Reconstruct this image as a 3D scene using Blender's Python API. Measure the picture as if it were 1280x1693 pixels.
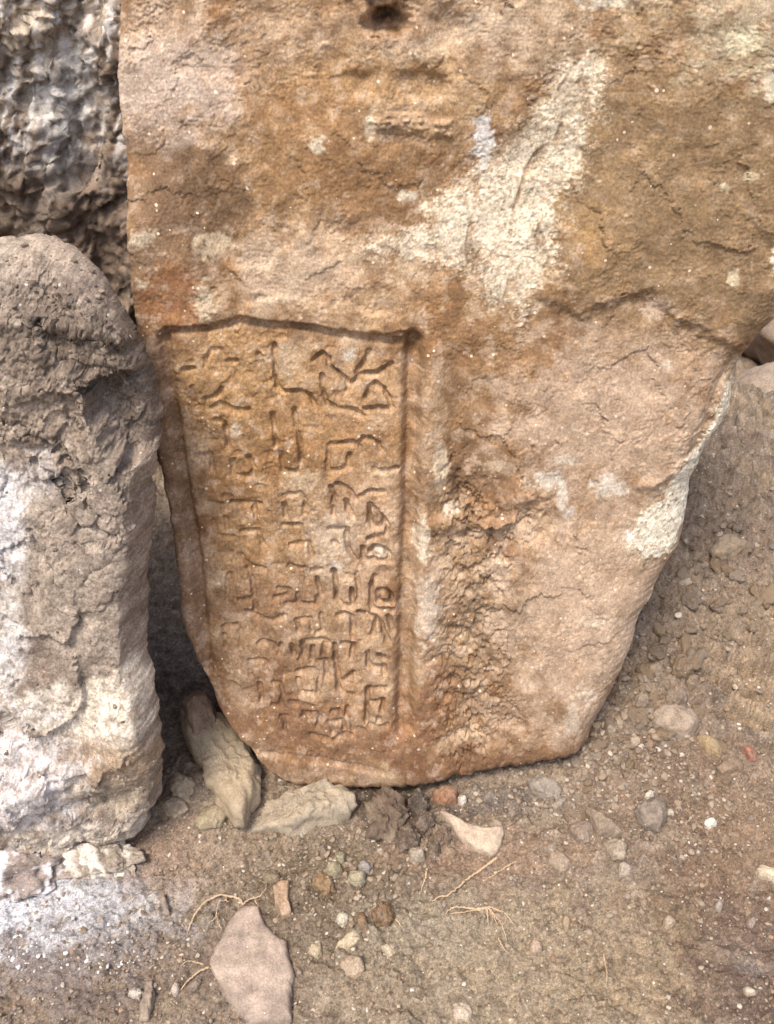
import bpy, bmesh, math, random
import numpy as np
from mathutils import Vector, Matrix

for o in list(bpy.data.objects):
    bpy.data.objects.remove(o)
SC = bpy.context.scene
COL = SC.collection
R = math.radians

# ------------------------------------------------------------------ camera
CAM = np.array([0.0, 0.0, 1.5])
PITCH = R(40.0)
F = 846.5 / math.tan(R(30.0))          # focal length in photo pixels (1280 x 1693)
cd = bpy.data.cameras.new('camera')
cam = bpy.data.objects.new('camera', cd)
COL.objects.link(cam)
cam.location = CAM
cam.rotation_euler = (math.pi / 2 - PITCH, 0, 0)
cd.sensor_fit = 'VERTICAL'
cd.sensor_height = 24.0
cd.lens = 12.0 / math.tan(R(30.0))
cd.clip_start = 0.02
cd.clip_end = 500
cd.dof.use_dof = True
cd.dof.focus_distance = 1.38
cd.dof.aperture_fstop = 8.0
SC.camera = cam

# ------------------------------------------------------------------ light
SUN_DIR = Vector((-0.20, -0.34, 0.86)).normalized()      # towards the sun
elev = math.asin(SUN_DIR.z)
azim = math.atan2(SUN_DIR.x, SUN_DIR.y)
w = bpy.data.worlds.new('World')
SC.world = w
w.use_nodes = True
nt = w.node_tree
nt.nodes.clear()
sky = nt.nodes.new('ShaderNodeTexSky')
sky.sky_type = 'NISHITA'
sky.sun_disc = False
sky.sun_elevation = elev
sky.sun_rotation = azim
sky.dust_density = 4.0
sky.air_density = 1.0
bg = nt.nodes.new('ShaderNodeBackground')
bg.inputs['Strength'].default_value = 0.118
wo = nt.nodes.new('ShaderNodeOutputWorld')
nt.links.new(sky.outputs[0], bg.inputs[0])
nt.links.new(bg.outputs[0], wo.inputs[0])
sd = bpy.data.lights.new('sun', 'SUN')
sd.energy = 1.55
sd.angle = R(15)
sd.color = (1.0, 0.94, 0.85)
sun = bpy.data.objects.new('sun', sd)
COL.objects.link(sun)
sun.rotation_euler = SUN_DIR.to_track_quat('Z', 'Y').to_euler()
sun.location = (-1, -1, 4)
SC.view_settings.view_transform = 'Standard'
SC.view_settings.look = 'None'
SC.view_settings.gamma = 1.0
SC.view_settings.exposure = 1.22
SC.view_settings.use_curve_mapping = False

# ------------------------------------------------------------------ noise
_rng = np.random.default_rng(7)
PERM = _rng.permutation(256).astype(np.int32)
PERM = np.concatenate([PERM, PERM])
_a = np.linspace(0, 2 * np.pi, 16, endpoint=False)
GX, GY = np.cos(_a).astype(np.float32), np.sin(_a).astype(np.float32)
_g3 = _rng.normal(size=(256, 3)); _g3 /= np.linalg.norm(_g3, axis=1)[:, None]
G3 = _g3.astype(np.float32)

def noise2(x, y, seed=0):
    x = np.asarray(x, np.float32) + seed * 17.31
    y = np.asarray(y, np.float32) + seed * 9.77
    xf = np.floor(x); yf = np.floor(y)
    xi = xf.astype(np.int32) & 255; yi = yf.astype(np.int32) & 255
    fx = x - xf; fy = y - yf
    u = fx * fx * fx * (fx * (fx * 6 - 15) + 10)
    v = fy * fy * fy * (fy * (fy * 6 - 15) + 10)
    pa = PERM[xi]; pb = PERM[(xi + 1) & 255]
    def g(p, yy, dx, dy):
        h = PERM[p + yy] & 15
        return GX[h] * dx + GY[h] * dy
    y1 = (yi + 1) & 255
    n00 = g(pa, yi, fx, fy); n10 = g(pb, yi, fx - 1, fy)
    n01 = g(pa, y1, fx, fy - 1); n11 = g(pb, y1, fx - 1, fy - 1)
    a = n00 + u * (n10 - n00); b = n01 + u * (n11 - n01)
    return (a + v * (b - a)) * 1.4

def fbm2(x, y, seed=0, oct=4, gain=0.5, lac=2.03):
    s = 0; a = 1.0
    for i in range(oct):
        s = s + a * noise2(x, y, seed + i * 3)
        a *= gain; x = x * lac; y = y * lac
    return s

def ridged2(x, y, seed=0, oct=4, gain=0.5):
    s = 0; a = 1.0
    for i in range(oct):
        s = s + a * (1 - np.abs(noise2(x, y, seed + i * 3)) * 2)
        a *= gain; x = x * 2.07; y = y * 2.07
    return s

def cells2(x, y, seed=0, rmin=0.15, rmax=0.5, keep=1.0):
    """height of rounded grains scattered one per cell (0..1), plus a per-grain value"""
    x = np.asarray(x, np.float32); y = np.asarray(y, np.float32)
    xf = np.floor(x); yf = np.floor(y)
    best = np.zeros_like(x); val = np.zeros_like(x)
    for dx in (-1, 0, 1):
        for dy in (-1, 0, 1):
            cx = xf + dx; cy = yf + dy
            xi = cx.astype(np.int32) & 255; yi = cy.astype(np.int32) & 255
            h = PERM[PERM[(xi + seed) & 255] + yi]
            h2 = PERM[h + 31]; h3 = PERM[h + 77]; h4 = PERM[h + 113]
            px = cx + 0.2 + 0.6 * h / 255.0; py = cy + 0.2 + 0.6 * h2 / 255.0
            r = rmin + (rmax - rmin) * (h3 / 255.0) ** 2
            asp = 0.7 + 0.6 * h4 / 255.0
            d2 = (((x - px) * asp) ** 2 + ((y - py) / asp) ** 2) / (r * r)
            hh = np.sqrt(np.clip(1 - d2, 0, None)) * r / rmax
            hh = np.where(h4 / 255.0 < keep, hh, 0)
            m = hh > best
            best = np.where(m, hh, best); val = np.where(m, h2 / 255.0, val)
    return best, val

def noise3(p, seed=0):
    p = np.asarray(p, np.float32) + np.array([seed * 3.17, seed * 7.9, seed * 1.3], np.float32)
    f = np.floor(p); i = f.astype(np.int32) & 255; d = p - f
    w_ = d * d * d * (d * (d * 6 - 15) + 10)
    out = 0
    for a in (0, 1):
        for b in (0, 1):
            for c in (0, 1):
                h = PERM[PERM[PERM[(i[:, 0] + a) & 255] + ((i[:, 1] + b) & 255)] + ((i[:, 2] + c) & 255)]
                g = G3[h]
                dd = d - np.array([a, b, c], np.float32)
                k = (w_[:, 0] if a else 1 - w_[:, 0]) * (w_[:, 1] if b else 1 - w_[:, 1]) * (w_[:, 2] if c else 1 - w_[:, 2])
                out = out + k * (g * dd).sum(1)
    return out * 1.5

def fbm3(p, seed=0, oct=4, gain=0.5):
    s = 0; a = 1
    for k in range(oct):
        s = s + a * noise3(p, seed + k); a *= gain; p = p * 2.03
    return s

def facets2(x, y, seed=0, tilt=0.5, step=0.35):
    """broken-stone relief: every irregular cell is a small plane of its own tilt and level"""
    x = np.asarray(x, np.float32); y = np.asarray(y, np.float32)
    xf = np.floor(x); yf = np.floor(y)
    bd = np.full(x.shape, 1e9, np.float32); out = np.zeros_like(x)
    for dx in (-1, 0, 1):
        for dy in (-1, 0, 1):
            cx = xf + dx; cy = yf + dy
            h = PERM[PERM[(cx.astype(np.int32) + seed) & 255] + (cy.astype(np.int32) & 255)]
            h2 = PERM[h + 31]; h3 = PERM[h + 77]; h4 = PERM[h + 113]; h5 = PERM[h + 151]
            px = cx + h / 255.0; py = cy + h2 / 255.0
            d = (x - px) ** 2 + (y - py) ** 2
            v = (x - px) * (h3 / 127.5 - 1) * tilt + (y - py) * (h4 / 127.5 - 1) * tilt + (h5 / 127.5 - 1) * step
            m = d < bd
            bd = np.where(m, d, bd); out = np.where(m, v, out)
    return out

def sstep(a, b, x):
    t = np.clip((x - a) / (b - a), 0, 1)
    return t * t * (3 - 2 * t)

SAT = 0.82
def lin(r, g, b):
    c = np.array([r, g, b], float); c = c.mean() + (c - c.mean()) * SAT; c = c / 255.0
    return np.where(c <= 0.04045, c / 12.92, ((c + 0.055) / 1.055) ** 2.4).astype(np.float32)

# ------------------------------------------------------------------ measuring the photo
def rays(px, py):
    dx = np.asarray(px, np.float64) - 640.0
    dy = 846.5 - np.asarray(py, np.float64)
    return np.stack([dx + 0 * dy, dy * math.sin(PITCH) + F * math.cos(PITCH) + 0 * dx,
                     dy * math.cos(PITCH) - F * math.sin(PITCH) + 0 * dx], -1)

class Plane:
    def __init__(self, y0, z0, lean, yaw=0.0, x0=0.0):
        L = R(lean); a = R(yaw)
        n = np.array([0, -math.cos(L), math.sin(L)])
        self.n = np.array([n[0] * math.cos(a) - n[1] * math.sin(a), n[0] * math.sin(a) + n[1] * math.cos(a), n[2]])
        self.O = np.array([x0, y0, z0])
    def at(self, px, py):
        d = rays(px, py)
        t = ((self.O - CAM) @ self.n) / (d @ self.n)
        return CAM + d * t[..., None]

def pl_dist(X, Y, pts):
    """distance to a polyline"""
    best = np.full(X.shape, 1e9, np.float32)
    for (x0, y0), (x1, y1) in zip(pts[:-1], pts[1:]):
        dx, dy = x1 - x0, y1 - y0
        t = np.clip(((X - x0) * dx + (Y - y0) * dy) / (dx * dx + dy * dy + 1e-9), 0, 1)
        best = np.minimum(best, (X - x0 - t * dx) ** 2 + (Y - y0 - t * dy) ** 2)
    return np.sqrt(best)

def poly_sd(X, Y, pts):
    """signed distance to a polygon, positive inside"""
    d = pl_dist(X, Y, list(pts) + [pts[0]])
    ins = np.zeros(X.shape, bool)
    n = len(pts)
    for i in range(n):
        x0, y0 = pts[i]; x1, y1 = pts[(i + 1) % n]
        if y0 == y1: continue
        c = ((Y < y0) != (Y < y1)) & (X < (x1 - x0) * (Y - y0) / (y1 - y0) + x0)
        ins ^= c
    return np.where(ins, d, -d)

def resample(pts, n):
    p = np.array(pts, float)
    # smooth a little by Catmull-Rom subdivision
    q = []
    for i in range(len(p) - 1):
        p0 = p[max(i - 1, 0)]; p1 = p[i]; p2 = p[i + 1]; p3 = p[min(i + 2, len(p) - 1)]
        for t in np.linspace(0, 1, 8, endpoint=False):
            q.append(0.5 * ((2 * p1) + (-p0 + p2) * t + (2 * p0 - 5 * p1 + 4 * p2 - p3) * t * t + (-p0 + 3 * p1 - 3 * p2 + p3) * t ** 3))
    q.append(p[-1]); q = np.array(q)
    s = np.concatenate([[0], np.cumsum(np.linalg.norm(np.diff(q, axis=0), axis=1))])
    if np.isscalar(n): n = np.linspace(0, 1, n)
    u = n * s[-1]
    return np.stack([np.interp(u, s, q[:, 0]), np.interp(u, s, q[:, 1])], -1)

# ------------------------------------------------------------------ mesh helpers
def mesh_np(name, V, faces, mat, albedo=None, smooth=True):
    """faces: int array (n,4) or (n,3)"""
    me = bpy.data.meshes.new(name)
    V = np.ascontiguousarray(V, np.float32); faces = np.ascontiguousarray(faces, np.int32)
    k = faces.shape[1]
    me.vertices.add(len(V)); me.vertices.foreach_set('co', V.ravel())
    me.loops.add(faces.size); me.loops.foreach_set('vertex_index', faces.ravel())
    me.polygons.add(len(faces))
    me.polygons.foreach_set('loop_start', np.arange(0, faces.size, k, dtype=np.int32))
    me.update(calc_edges=True)
    me.polygons.foreach_set('use_smooth', np.full(len(faces), smooth))
    if albedo is not None:
        at = me.color_attributes.new('albedo', 'FLOAT_COLOR', 'POINT')
        c = np.ones((len(V), 4), np.float32); c[:, :3] = albedo
        at.data.foreach_set('color', c.ravel())
    me.materials.append(mat)
    return me

def link(name, me, parent=None):
    o = bpy.data.objects.new(name, me)
    COL.objects.link(o)
    if parent is not None: o.parent = parent
    return o

def tag(o, label=None, cat=None, group=None, kind=None):
    if label: o['label'] = label
    if cat: o['category'] = cat
    if group: o['group'] = group
    if kind: o['kind'] = kind
    return o

def subset(V, faces, alb, sel):
    f = faces[sel]
    ids, inv = np.unique(f, return_inverse=True)
    return V[ids], inv.reshape(f.shape).astype(np.int32), alb[ids]

# ------------------------------------------------------------------ materials
def earth_mat(name, base=None, grain=420, amount=0.35, bump=0.35, bscale=500, speck=0.0, speck_col=(0.75, 0.68, 0.58), rnd=0.0, rough=0.95, bdist=0.002):
    """mineral surface: base colour (attribute or fixed) broken up by grain, specks and fine relief"""
    m = bpy.data.materials.new(name)
    m.use_nodes = True
    t = m.node_tree; N = t.nodes; L = t.links
    b = N['Principled BSDF']
    b.inputs['Roughness'].default_value = rough
    b.inputs['Specular IOR Level'].default_value = 0.15
    tc = N.new('ShaderNodeTexCoord')
    if base is None:
        a = N.new('ShaderNodeAttribute'); a.attribute_name = 'albedo'
        col = a.outputs['Color']
    else:
        rgb = N.new('ShaderNodeRGB'); rgb.outputs[0].default_value = (*base, 1)
        col = rgb.outputs[0]
    co = tc.outputs['Object']
    if rnd > 0:
        oi = N.new('ShaderNodeObjectInfo')
        hs = N.new('ShaderNodeHueSaturation')
        mr = N.new('ShaderNodeMapRange'); mr.inputs['To Min'].default_value = 1 - rnd; mr.inputs['To Max'].default_value = 1 + rnd
        L.new(oi.outputs['Random'], mr.inputs['Value']); L.new(mr.outputs[0], hs.inputs['Value'])
        ms = N.new('ShaderNodeMath'); ms.operation = 'MULTIPLY'; ms.inputs[1].default_value = 7.31
        fr = N.new('ShaderNodeMath'); fr.operation = 'FRACT'
        mr2 = N.new('ShaderNodeMapRange'); mr2.inputs['To Min'].default_value = 0.8; mr2.inputs['To Max'].default_value = 1.1
        L.new(oi.outputs['Random'], ms.inputs[0]); L.new(ms.outputs[0], fr.inputs[0]); L.new(fr.outputs[0], mr2.inputs['Value'])
        L.new(mr2.outputs[0], hs.inputs['Saturation']); L.new(col, hs.inputs['Color'])
        col = hs.outputs[0]
    n1 = N.new('ShaderNodeTexNoise'); n1.inputs['Scale'].default_value = grain; n1.inputs['Detail'].default_value = 2; n1.inputs['Roughness'].default_value = 0.8
    L.new(co, n1.inputs['Vector'])
    n2 = N.new('ShaderNodeTexNoise'); n2.inputs['Scale'].default_value = grain * 0.14; n2.inputs['Detail'].default_value = 5; n2.inputs['Roughness'].default_value = 0.65
    L.new(co, n2.inputs['Vector'])
    ad = N.new('ShaderNodeMath'); ad.operation = 'MULTIPLY_ADD'; ad.inputs[1].default_value = 0.55
    L.new(n2.outputs['Fac'], ad.inputs[0]); L.new(n1.outputs['Fac'], ad.inputs[2])
    mr = N.new('ShaderNodeMapRange')
    mr.inputs['From Min'].default_value = 0.50; mr.inputs['From Max'].default_value = 1.05
    mr.inputs['To Min'].default_value = 1 - amount * 1.35; mr.inputs['To Max'].default_value = 1 + amount
    L.new(ad.outputs[0], mr.inputs['Value'])
    mul = N.new('ShaderNodeVectorMath'); mul.operation = 'SCALE'
    L.new(col, mul.inputs[0]); L.new(mr.outputs[0], mul.inputs['Scale'])
    col = mul.outputs[0]
    if speck > 0:
        vo = N.new('ShaderNodeTexVoronoi'); vo.inputs['Scale'].default_value = 130; vo.inputs['Randomness'].default_value = 1
        L.new(co, vo.inputs['Vector'])
        sep = N.new('ShaderNodeSeparateColor'); L.new(vo.outputs['Color'], sep.inputs[0])
        # only a few cells carry a speck; speck radius varies by cell
        th = N.new('ShaderNodeMath'); th.operation = 'GREATER_THAN'; th.inputs[1].default_value = 1 - speck
        L.new(sep.outputs[0], th.inputs[0])
        rad = N.new('ShaderNodeMath'); rad.operation = 'MULTIPLY'; rad.inputs[1].default_value = 0.32
        L.new(sep.outputs[1], rad.inputs[0])
        lt = N.new('ShaderNodeMath'); lt.operation = 'LESS_THAN'
        L.new(vo.outputs['Distance'], lt.inputs[0]); L.new(rad.outputs[0], lt.inputs[1])
        mm = N.new('ShaderNodeMath'); mm.operation = 'MULTIPLY'
        L.new(th.outputs[0], mm.inputs[0]); L.new(lt.outputs[0], mm.inputs[1])
        mx = N.new('ShaderNodeMix'); mx.data_type = 'RGBA'
        L.new(mm.outputs[0], mx.inputs[0]); L.new(col, mx.inputs[6]); mx.inputs[7].default_value = (*speck_col, 1)
        col = mx.outputs[2]
    L.new(col, b.inputs['Base Color'])
    nb = N.new('ShaderNodeTexNoise'); nb.inputs['Scale'].default_value = bscale; nb.inputs['Detail'].default_value = 4; nb.inputs['Roughness'].default_value = 0.75
    L.new(co, nb.inputs['Vector'])
    bp = N.new('ShaderNodeBump'); bp.inputs['Strength'].default_value = bump; bp.inputs['Distance'].default_value = bdist
    L.new(nb.outputs['Fac'], bp.inputs['Height']); L.new(bp.outputs[0], b.inputs['Normal'])
    return m

M_SLAB = earth_mat('weathered_sandstone', grain=320, amount=0.32, bump=0.4, bscale=330, speck=0.08, speck_col=(0.66, 0.52, 0.38))
M_BOULDER = earth_mat('grey_limestone', grain=280, amount=0.42, bump=0.7, bscale=300, speck=0.05, speck_col=(0.6, 0.54, 0.47))
M_BACK = earth_mat('streaked_rock', grain=240, amount=0.3, bump=0.5, bscale=260)
M_SOIL = earth_mat('dry_soil', grain=300, amount=0.5, bump=0.9, bscale=320, speck=0.06, speck_col=(0.55, 0.46, 0.36))
M_STONE = earth_mat('dusty_stone', grain=320, amount=0.3, bump=0.6, bscale=340, speck=0.03, speck_col=(0.6, 0.52, 0.43))
M_PEB = earth_mat('dusty_pebble', base=lin(150, 128, 104) * 0.92, grain=500, amount=0.3, bump=0.3, bscale=600, rnd=0.25)
M_GRAVEL = earth_mat('loose_grit', grain=700, amount=0.2, bump=0.0)
M_ROOT = earth_mat('dry_root', base=lin(196, 164, 126), grain=300, amount=0.3, bump=0.4, bscale=900)

# ------------------------------------------------------------------ a rock built from its outline
def paint(alb, X, Y, blobs, seed=0, sc=55.0, soft=0.45, noise_amt=0.55):
    n = fbm2(X / sc, Y / sc, seed, 5, 0.6)
    for (cx, cy, rx, ry, c, k) in blobs:
        d = np.sqrt(((X - cx) / rx) ** 2 + ((Y - cy) / ry) ** 2)
        m = d < 2.2
        if not m.any(): continue
        wgt = sstep(-soft, soft, (1 - d[m]) + n[m] * noise_amt) * k
        alb[m] = alb[m] * (1 - wgt[:, None]) + lin(*c) * wgt[:, None]
    return alb

def patch_rock(plane, left, right, bottom, top, ns, tt, height, colour, radii, thick, jitter=2.5, seed=0, back_steps=8, detail=None, shift=(0, 0, 0), belly=0.0, side=0.012):
    """heightfield face inside four boundary curves + rolled edges + sides and back; returns V, F, albedo, X, Y, nface"""
    ss = np.linspace(0, 1, ns)
    Lc = resample(left, tt); Rc = resample(right, tt); B = resample(bottom, ss); T = resample(top, ss)
    nt_ = len(tt)
    Lc[1:-1, 0] += fbm2(tt * 40, tt * 0, seed, 4, 0.6)[1:-1] * jitter
    Rc[1:-1, 0] += fbm2(tt * 30, tt * 0 + 9, seed, 4, 0.6)[1:-1] * jitter * 1.6
    B[1:-1, 1] += fbm2(ss * 30, ss * 0 + 5, seed, 4, 0.6)[1:-1] * jitter
    s = ss[None, :, None]; t = tt[:, None, None]
    P = (1 - s) * Lc[:, None] + s * Rc[:, None] + (1 - t) * B[None] + t * T[None] \
        - ((1 - s) * (1 - t) * Lc[0] + s * (1 - t) * Rc[0] + (1 - s) * t * Lc[-1] + s * t * Rc[-1])
    X = P[..., 0].astype(np.float32); Y = P[..., 1].astype(np.float32)
    W = plane.at(X, Y)
    def dist(a): return np.linalg.norm(W - a, axis=-1)
    drops = []
    for d, r in ((dist(W[:, :1]), radii[0]), (dist(W[:, -1:]), radii[1]), (dist(W[:1]), radii[2]), (dist(W[-1:]), radii[3])):
        q = np.clip(1 - d / r, 0, 1)
        drops.append(r * (1 - np.sqrt(np.clip(1 - q * q, 0, 1))))
    drop = (sum(dr ** 4 for dr in drops)) ** 0.25
    h = height(X, Y) - drop
    V = W + plane.n * h[..., None]
    if detail is not None:
        for _ in range(2):
            nn = np.cross(np.gradient(V, axis=1), np.gradient(V, axis=0)); nn /= np.linalg.norm(nn, axis=-1)[..., None] + 1e-12
            nn = nn + 1e-9
        d3 = detail(V.reshape(-1, 3), X.ravel(), Y.ravel()).reshape(X.shape)
        near = np.minimum(np.minimum(dist(W[:, :1]), dist(W[:, -1:])), np.minimum(dist(W[:1]), dist(W[-1:])))
        V = V + nn * (d3 * (0.15 + 0.85 * sstep(0.0, 0.05, near)))[..., None]
    V = V.reshape(-1, 3)
    idx = np.arange(nt_ * ns).reshape(nt_, ns)
    F0 = np.stack([idx[:-1, :-1], idx[:-1, 1:], idx[1:, 1:], idx[1:, :-1]], -1).reshape(-1, 4)
    alb = colour(X, Y, h).reshape(-1, 3)
    # sides and back
    ring = np.concatenate([idx[0, :-1], idx[:-1, -1], idx[-1, :0:-1], idx[:0:-1, 0]])
    base = V[ring]; cen = base.mean(0); ca = alb[ring]
    Vs = [V]; As = [alb]; Fs = [F0]; prev = ring; off = len(V)
    nr = len(ring); par = np.linspace(0, 1, nr, endpoint=False)
    for k in range(1, back_steps + 6):
        if k <= back_steps:
            f = k / back_steps; sc = 1 + belly * math.sin(f * math.pi) - 0.12 * f; dep = thick * f
        else:
            f = (k - back_steps) / 5.0; sc = 0.88 * (1 - f) + 0.02; dep = thick * (1 + 0.05 * f)
        pb = base - plane.n * dep + np.array(shift) * (dep / thick)
        c2 = cen - plane.n * dep + np.array(shift) * (dep / thick)
        pb = c2 + (pb - c2) * sc
        nz = fbm3(pb * 7, seed + 2, 5, 0.6) * side
        dirv = (base - cen); dirv /= np.linalg.norm(dirv, axis=1)[:, None] + 1e-9
        pb = pb + dirv * (nz * min(1, k / 2))[:, None]
        ids = np.arange(off, off + nr); off += nr
        Vs.append(pb); As.append(ca * (1 + 0.25 * fbm3(pb * 30, seed + 5, 3)[:, None]))
        nx = np.roll(np.arange(nr), -1)
        Fs.append(np.stack([prev, ids, ids[nx], prev[nx]], -1))
        prev = ids
    V = np.concatenate(Vs); alb = np.clip(np.concatenate(As), 0.01, 0.9)
    return V, np.concatenate(Fs), alb, X, Y, len(F0)

PX = 0.0009          # metres per photo pixel on the stones, roughly

# ------------------------------------------------------------------ ground
def ground_macro(x, y):
    wr = sstep(0.12, 0.46, x)
    z = wr * (0.05 * sstep(0.72, 0.96, y) + 0.27 * np.clip(y - 0.92, 0, 1.02))
    crest = 1.93 - 0.10 * (x - 0.9)
    z = z - 0.34 * np.clip(x - 0.80, 0, 0.6) * sstep(1.35, 1.85, y)
    z = z - wr * 0.22 * sstep(0.0, 0.25, y - crest)
    z = z + 0.055 * np.exp(-(((x + 0.34) / 0.10) ** 2 + ((y - 0.95) / 0.09) ** 2))
    z = z - 0.055 * np.exp(-(((x - 0.03) / 0.10) ** 2 + ((y - 0.985) / 0.055) ** 2))
    z = z + 1.7 * sstep(3.0, 5.0, y) + 0.5 * sstep(2.5, 6, np.abs(x)) + 0.0 * x
    return z

def unproject(px, py, it=14, fn=None):
    fn = fn or ground_macro
    px = np.atleast_1d(np.asarray(px, float)); py = np.atleast_1d(np.asarray(py, float))
    d = rays(px, py)
    z = np.zeros(len(px))
    for _ in range(it):
        t = (z - CAM[2]) / d[:, 2]
        p = CAM + d * t[:, None]
        z = 0.5 * z + 0.5 * fn(p[:, 0], p[:, 1])
    return p

def ground_blobs(lst):
    """photo ellipses -> world ellipses on the ground"""
    out = []
    for (cx, cy, rx, ry, c, k) in lst:
        p = unproject(cx, cy)[0]
        dep = np.linalg.norm(p - CAM)
        sv = max(0.35, (CAM[2] - p[2]) / dep)
        out.append((p[0], p[1], rx * dep / F, ry * dep / F / sv, c, k))
    return out

TRACK = [unproject(a, b)[0] for a, b in ((1185, 1075), (1300, 1215))]

def ground_h(x, y, fine=True):
    x = np.asarray(x, np.float32); y = np.asarray(y, np.float32)
    z = ground_macro(x, y)
    z = z + fbm2(x * 4.5, y * 4.5, 1, 4, 0.5) * 0.010 + fbm2(x * 17, y * 17, 4, 3, 0.5) * 0.0045
    rough = sstep(-0.25, 0.45, fbm2(x * 6, y * 6, 11, 3)) * 0.8 + 0.25
    rough = np.clip(rough + 0.7 * sstep(0.15, 0.5, x) * sstep(0.85, 1.1, y), 0, 1.3)
    c0, _ = cells2(x * 15 + noise2(x * 30, y * 30, 22) * 0.35, y * 15, 13, 0.12, 0.5, 0.6)
    z = z + c0 * 0.020 * sstep(0.22, 0.45, x) * sstep(1.0, 1.15, y)
    bk = sstep(0.30, 0.5, x) * sstep(1.05, 1.25, y)
    z = z + bk * (fbm2(x * 9 + y * 4, y * 9 - x * 5, 61, 5, 0.6) * 0.020 + fbm2(x * 38, y * 38, 66, 4, 0.62) * 0.006)
    c1, _ = cells2(x * 30 + noise2(x * 60, y * 60, 2) * 0.3, y * 30, 3, 0.12, 0.55, 0.55)
    c2, _ = cells2(x * 75, y * 75 + noise2(x * 150, y * 150, 3) * 0.3, 9, 0.15, 0.55, 0.8)
    z = z + rough * (c1 * 0.012 + c2 * 0.0065)
    z = z + fbm2(x * 48, y * 48, 8, 5, 0.64) * 0.0056 * (0.45 + rough * 0.8)
    c4, _ = cells2(x * 120 + noise2(x * 200, y * 200, 14) * 0.3, y * 120, 19, 0.15, 0.55, 0.75)
    z = z + c4 * 0.0036 * (0.5 + rough)
    if fine:
        c3, _ = cells2(x * 190, y * 190, 5, 0.18, 0.55, 0.9)
        z = z + c3 * 0.0026 * (0.4 + rough) + fbm2(x * 260, y * 260, 15, 2, 0.7) * 0.0011
    # ridged wheel marks pressed into the clay at the right
    tx = x - 0.5 * (TRACK[0][0] + TRACK[1][0]); ty = y - 0.5 * (TRACK[0][1] + TRACK[1][1])
    m = np.exp(-((tx / 0.13) ** 2 + (ty / 0.13) ** 2) ** 2)
    lug = np.abs(((y + 0.30 * x) * 17.0 + 0.25 * noise2(x * 12, y * 12, 6)) % 1.0 - 0.5) * 2
    z = z * 1.0 + m * (sstep(0.42, 0.58, lug) * 0.034 - 0.020) * (0.8 + 0.5 * noise2(x * 25, y * 25, 33))
    return z

def axis(dense0, dense1, step, lo, hi, grow=1.16):
    a = list(np.arange(dense0, dense1, step))
    s = step; v = a[-1]
    while v < hi:
        s *= grow; v += s; a.append(v)
    s = step; v = a[0]; b = []
    while v > lo:
        s *= grow; v -= s; b.append(v)
    return np.array(b[::-1] + a)

gx = axis(-0.72, 1.15, 0.0027, -40, 40)
gy_ = list(axis(0.40, 1.12, 0.0023, -20, 1.121))
st = 0.0023; v = gy_[-1]
while v < 2.35:
    st = min(st * 1.01, 0.006); v += st; gy_.append(v)
while v < 60:
    st *= 1.18; v += st; gy_.append(v)
gy = np.array(gy_)
GXX, GYY = np.meshgrid(gx, gy)
GZ = ground_h(GXX, GYY)
gi = np.arange(GXX.size).reshape(GXX.shape)
GF = np.stack([gi[:-1, :-1], gi[:-1, 1:], gi[1:, 1:], gi[1:, :-1]], -1).reshape(-1, 4)
GV = np.stack([GXX, GYY, GZ], -1).reshape(-1, 3)
n1 = fbm2(GXX * 5, GYY * 5, 21, 5, 0.55); n2 = fbm2(GXX * 40, GYY * 40, 25, 4, 0.6)
ga = np.empty(GXX.shape + (3,), np.float32)
ga[:] = lin(150, 129, 105)
def gmix(wt, c):
    ga[:] = ga * (1 - wt[..., None]) + lin(*c) * wt[..., None]
gmix(sstep(-0.1, 0.7, n1) * 0.6, (158, 132, 100))
gmix(sstep(0.0, 0.8, -n1) * 0.6, (132, 110, 92))
gmix(sstep(0.15, 0.9, n2) * 0.5, (168, 149, 124))
gmix(sstep(0.15, 0.9, -n2) * 0.5, (112, 92, 74))
n3 = fbm2(GXX * 170, GYY * 170, 27, 3, 0.7)
GB = ground_blobs([
    (60, 1540, 150, 75, (206, 203, 202), 0.85), (170, 1490, 110, 45, (198, 194, 190), 0.7), (15, 1480, 70, 50, (214, 213, 214), 0.8),
    (110, 1580, 70, 60, (186, 180, 176), 0.6), (30, 1640, 120, 60, (126, 104, 86), 0.7), (250, 1410, 60, 40, (142, 112, 92), 0.7),
    (310, 1420, 60, 50, (160, 132, 106), 0.6), (600, 1440, 130, 60, (118, 102, 76), 0.6), (560, 1510, 110, 70, (112, 92, 68), 0.6),
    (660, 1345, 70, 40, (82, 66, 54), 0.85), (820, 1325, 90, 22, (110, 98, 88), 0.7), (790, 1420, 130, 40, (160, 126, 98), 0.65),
    (700, 1550, 130, 60, (150, 138, 118), 0.6), (760, 1610, 160, 90, (166, 148, 116), 0.6), (640, 1650, 120, 60, (158, 136, 108), 0.5),
    (1010, 1600, 170, 90, (166, 142, 108), 0.65), (1120, 1640, 70, 36, (170, 142, 104), 0.45), (1140, 1530, 60, 60, (148, 122, 84), 0.5),
    (1220, 1500, 90, 110, (112, 86, 70), 0.75), (1200, 1570, 36, 16, (176, 156, 134), 0.2), (1240, 1600, 22, 10, (204, 190, 174), 0.5),
    (1240, 1660, 90, 50, (106, 84, 70), 0.7), (1160, 1340, 130, 70, (140, 110, 84), 0.6), (1060, 1290, 100, 50, (150, 124, 98), 0.5),
    (1232, 1130, 50, 42, (178, 146, 104), 0.55), (1260, 1180, 40, 18, (178, 148, 106), 0.4), (1200, 950, 120, 160, (160, 134, 106), 0.5),
    (1100, 1230, 90, 60, (134, 108, 86), 0.5), (220, 1610, 120, 60, (120, 99, 82), 0.6), (1230, 1400, 60, 60, (150, 120, 88), 0.5),
])
ga = paint(ga, GXX, GYY, GB, 31, 0.05, 0.6, 0.7)
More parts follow.
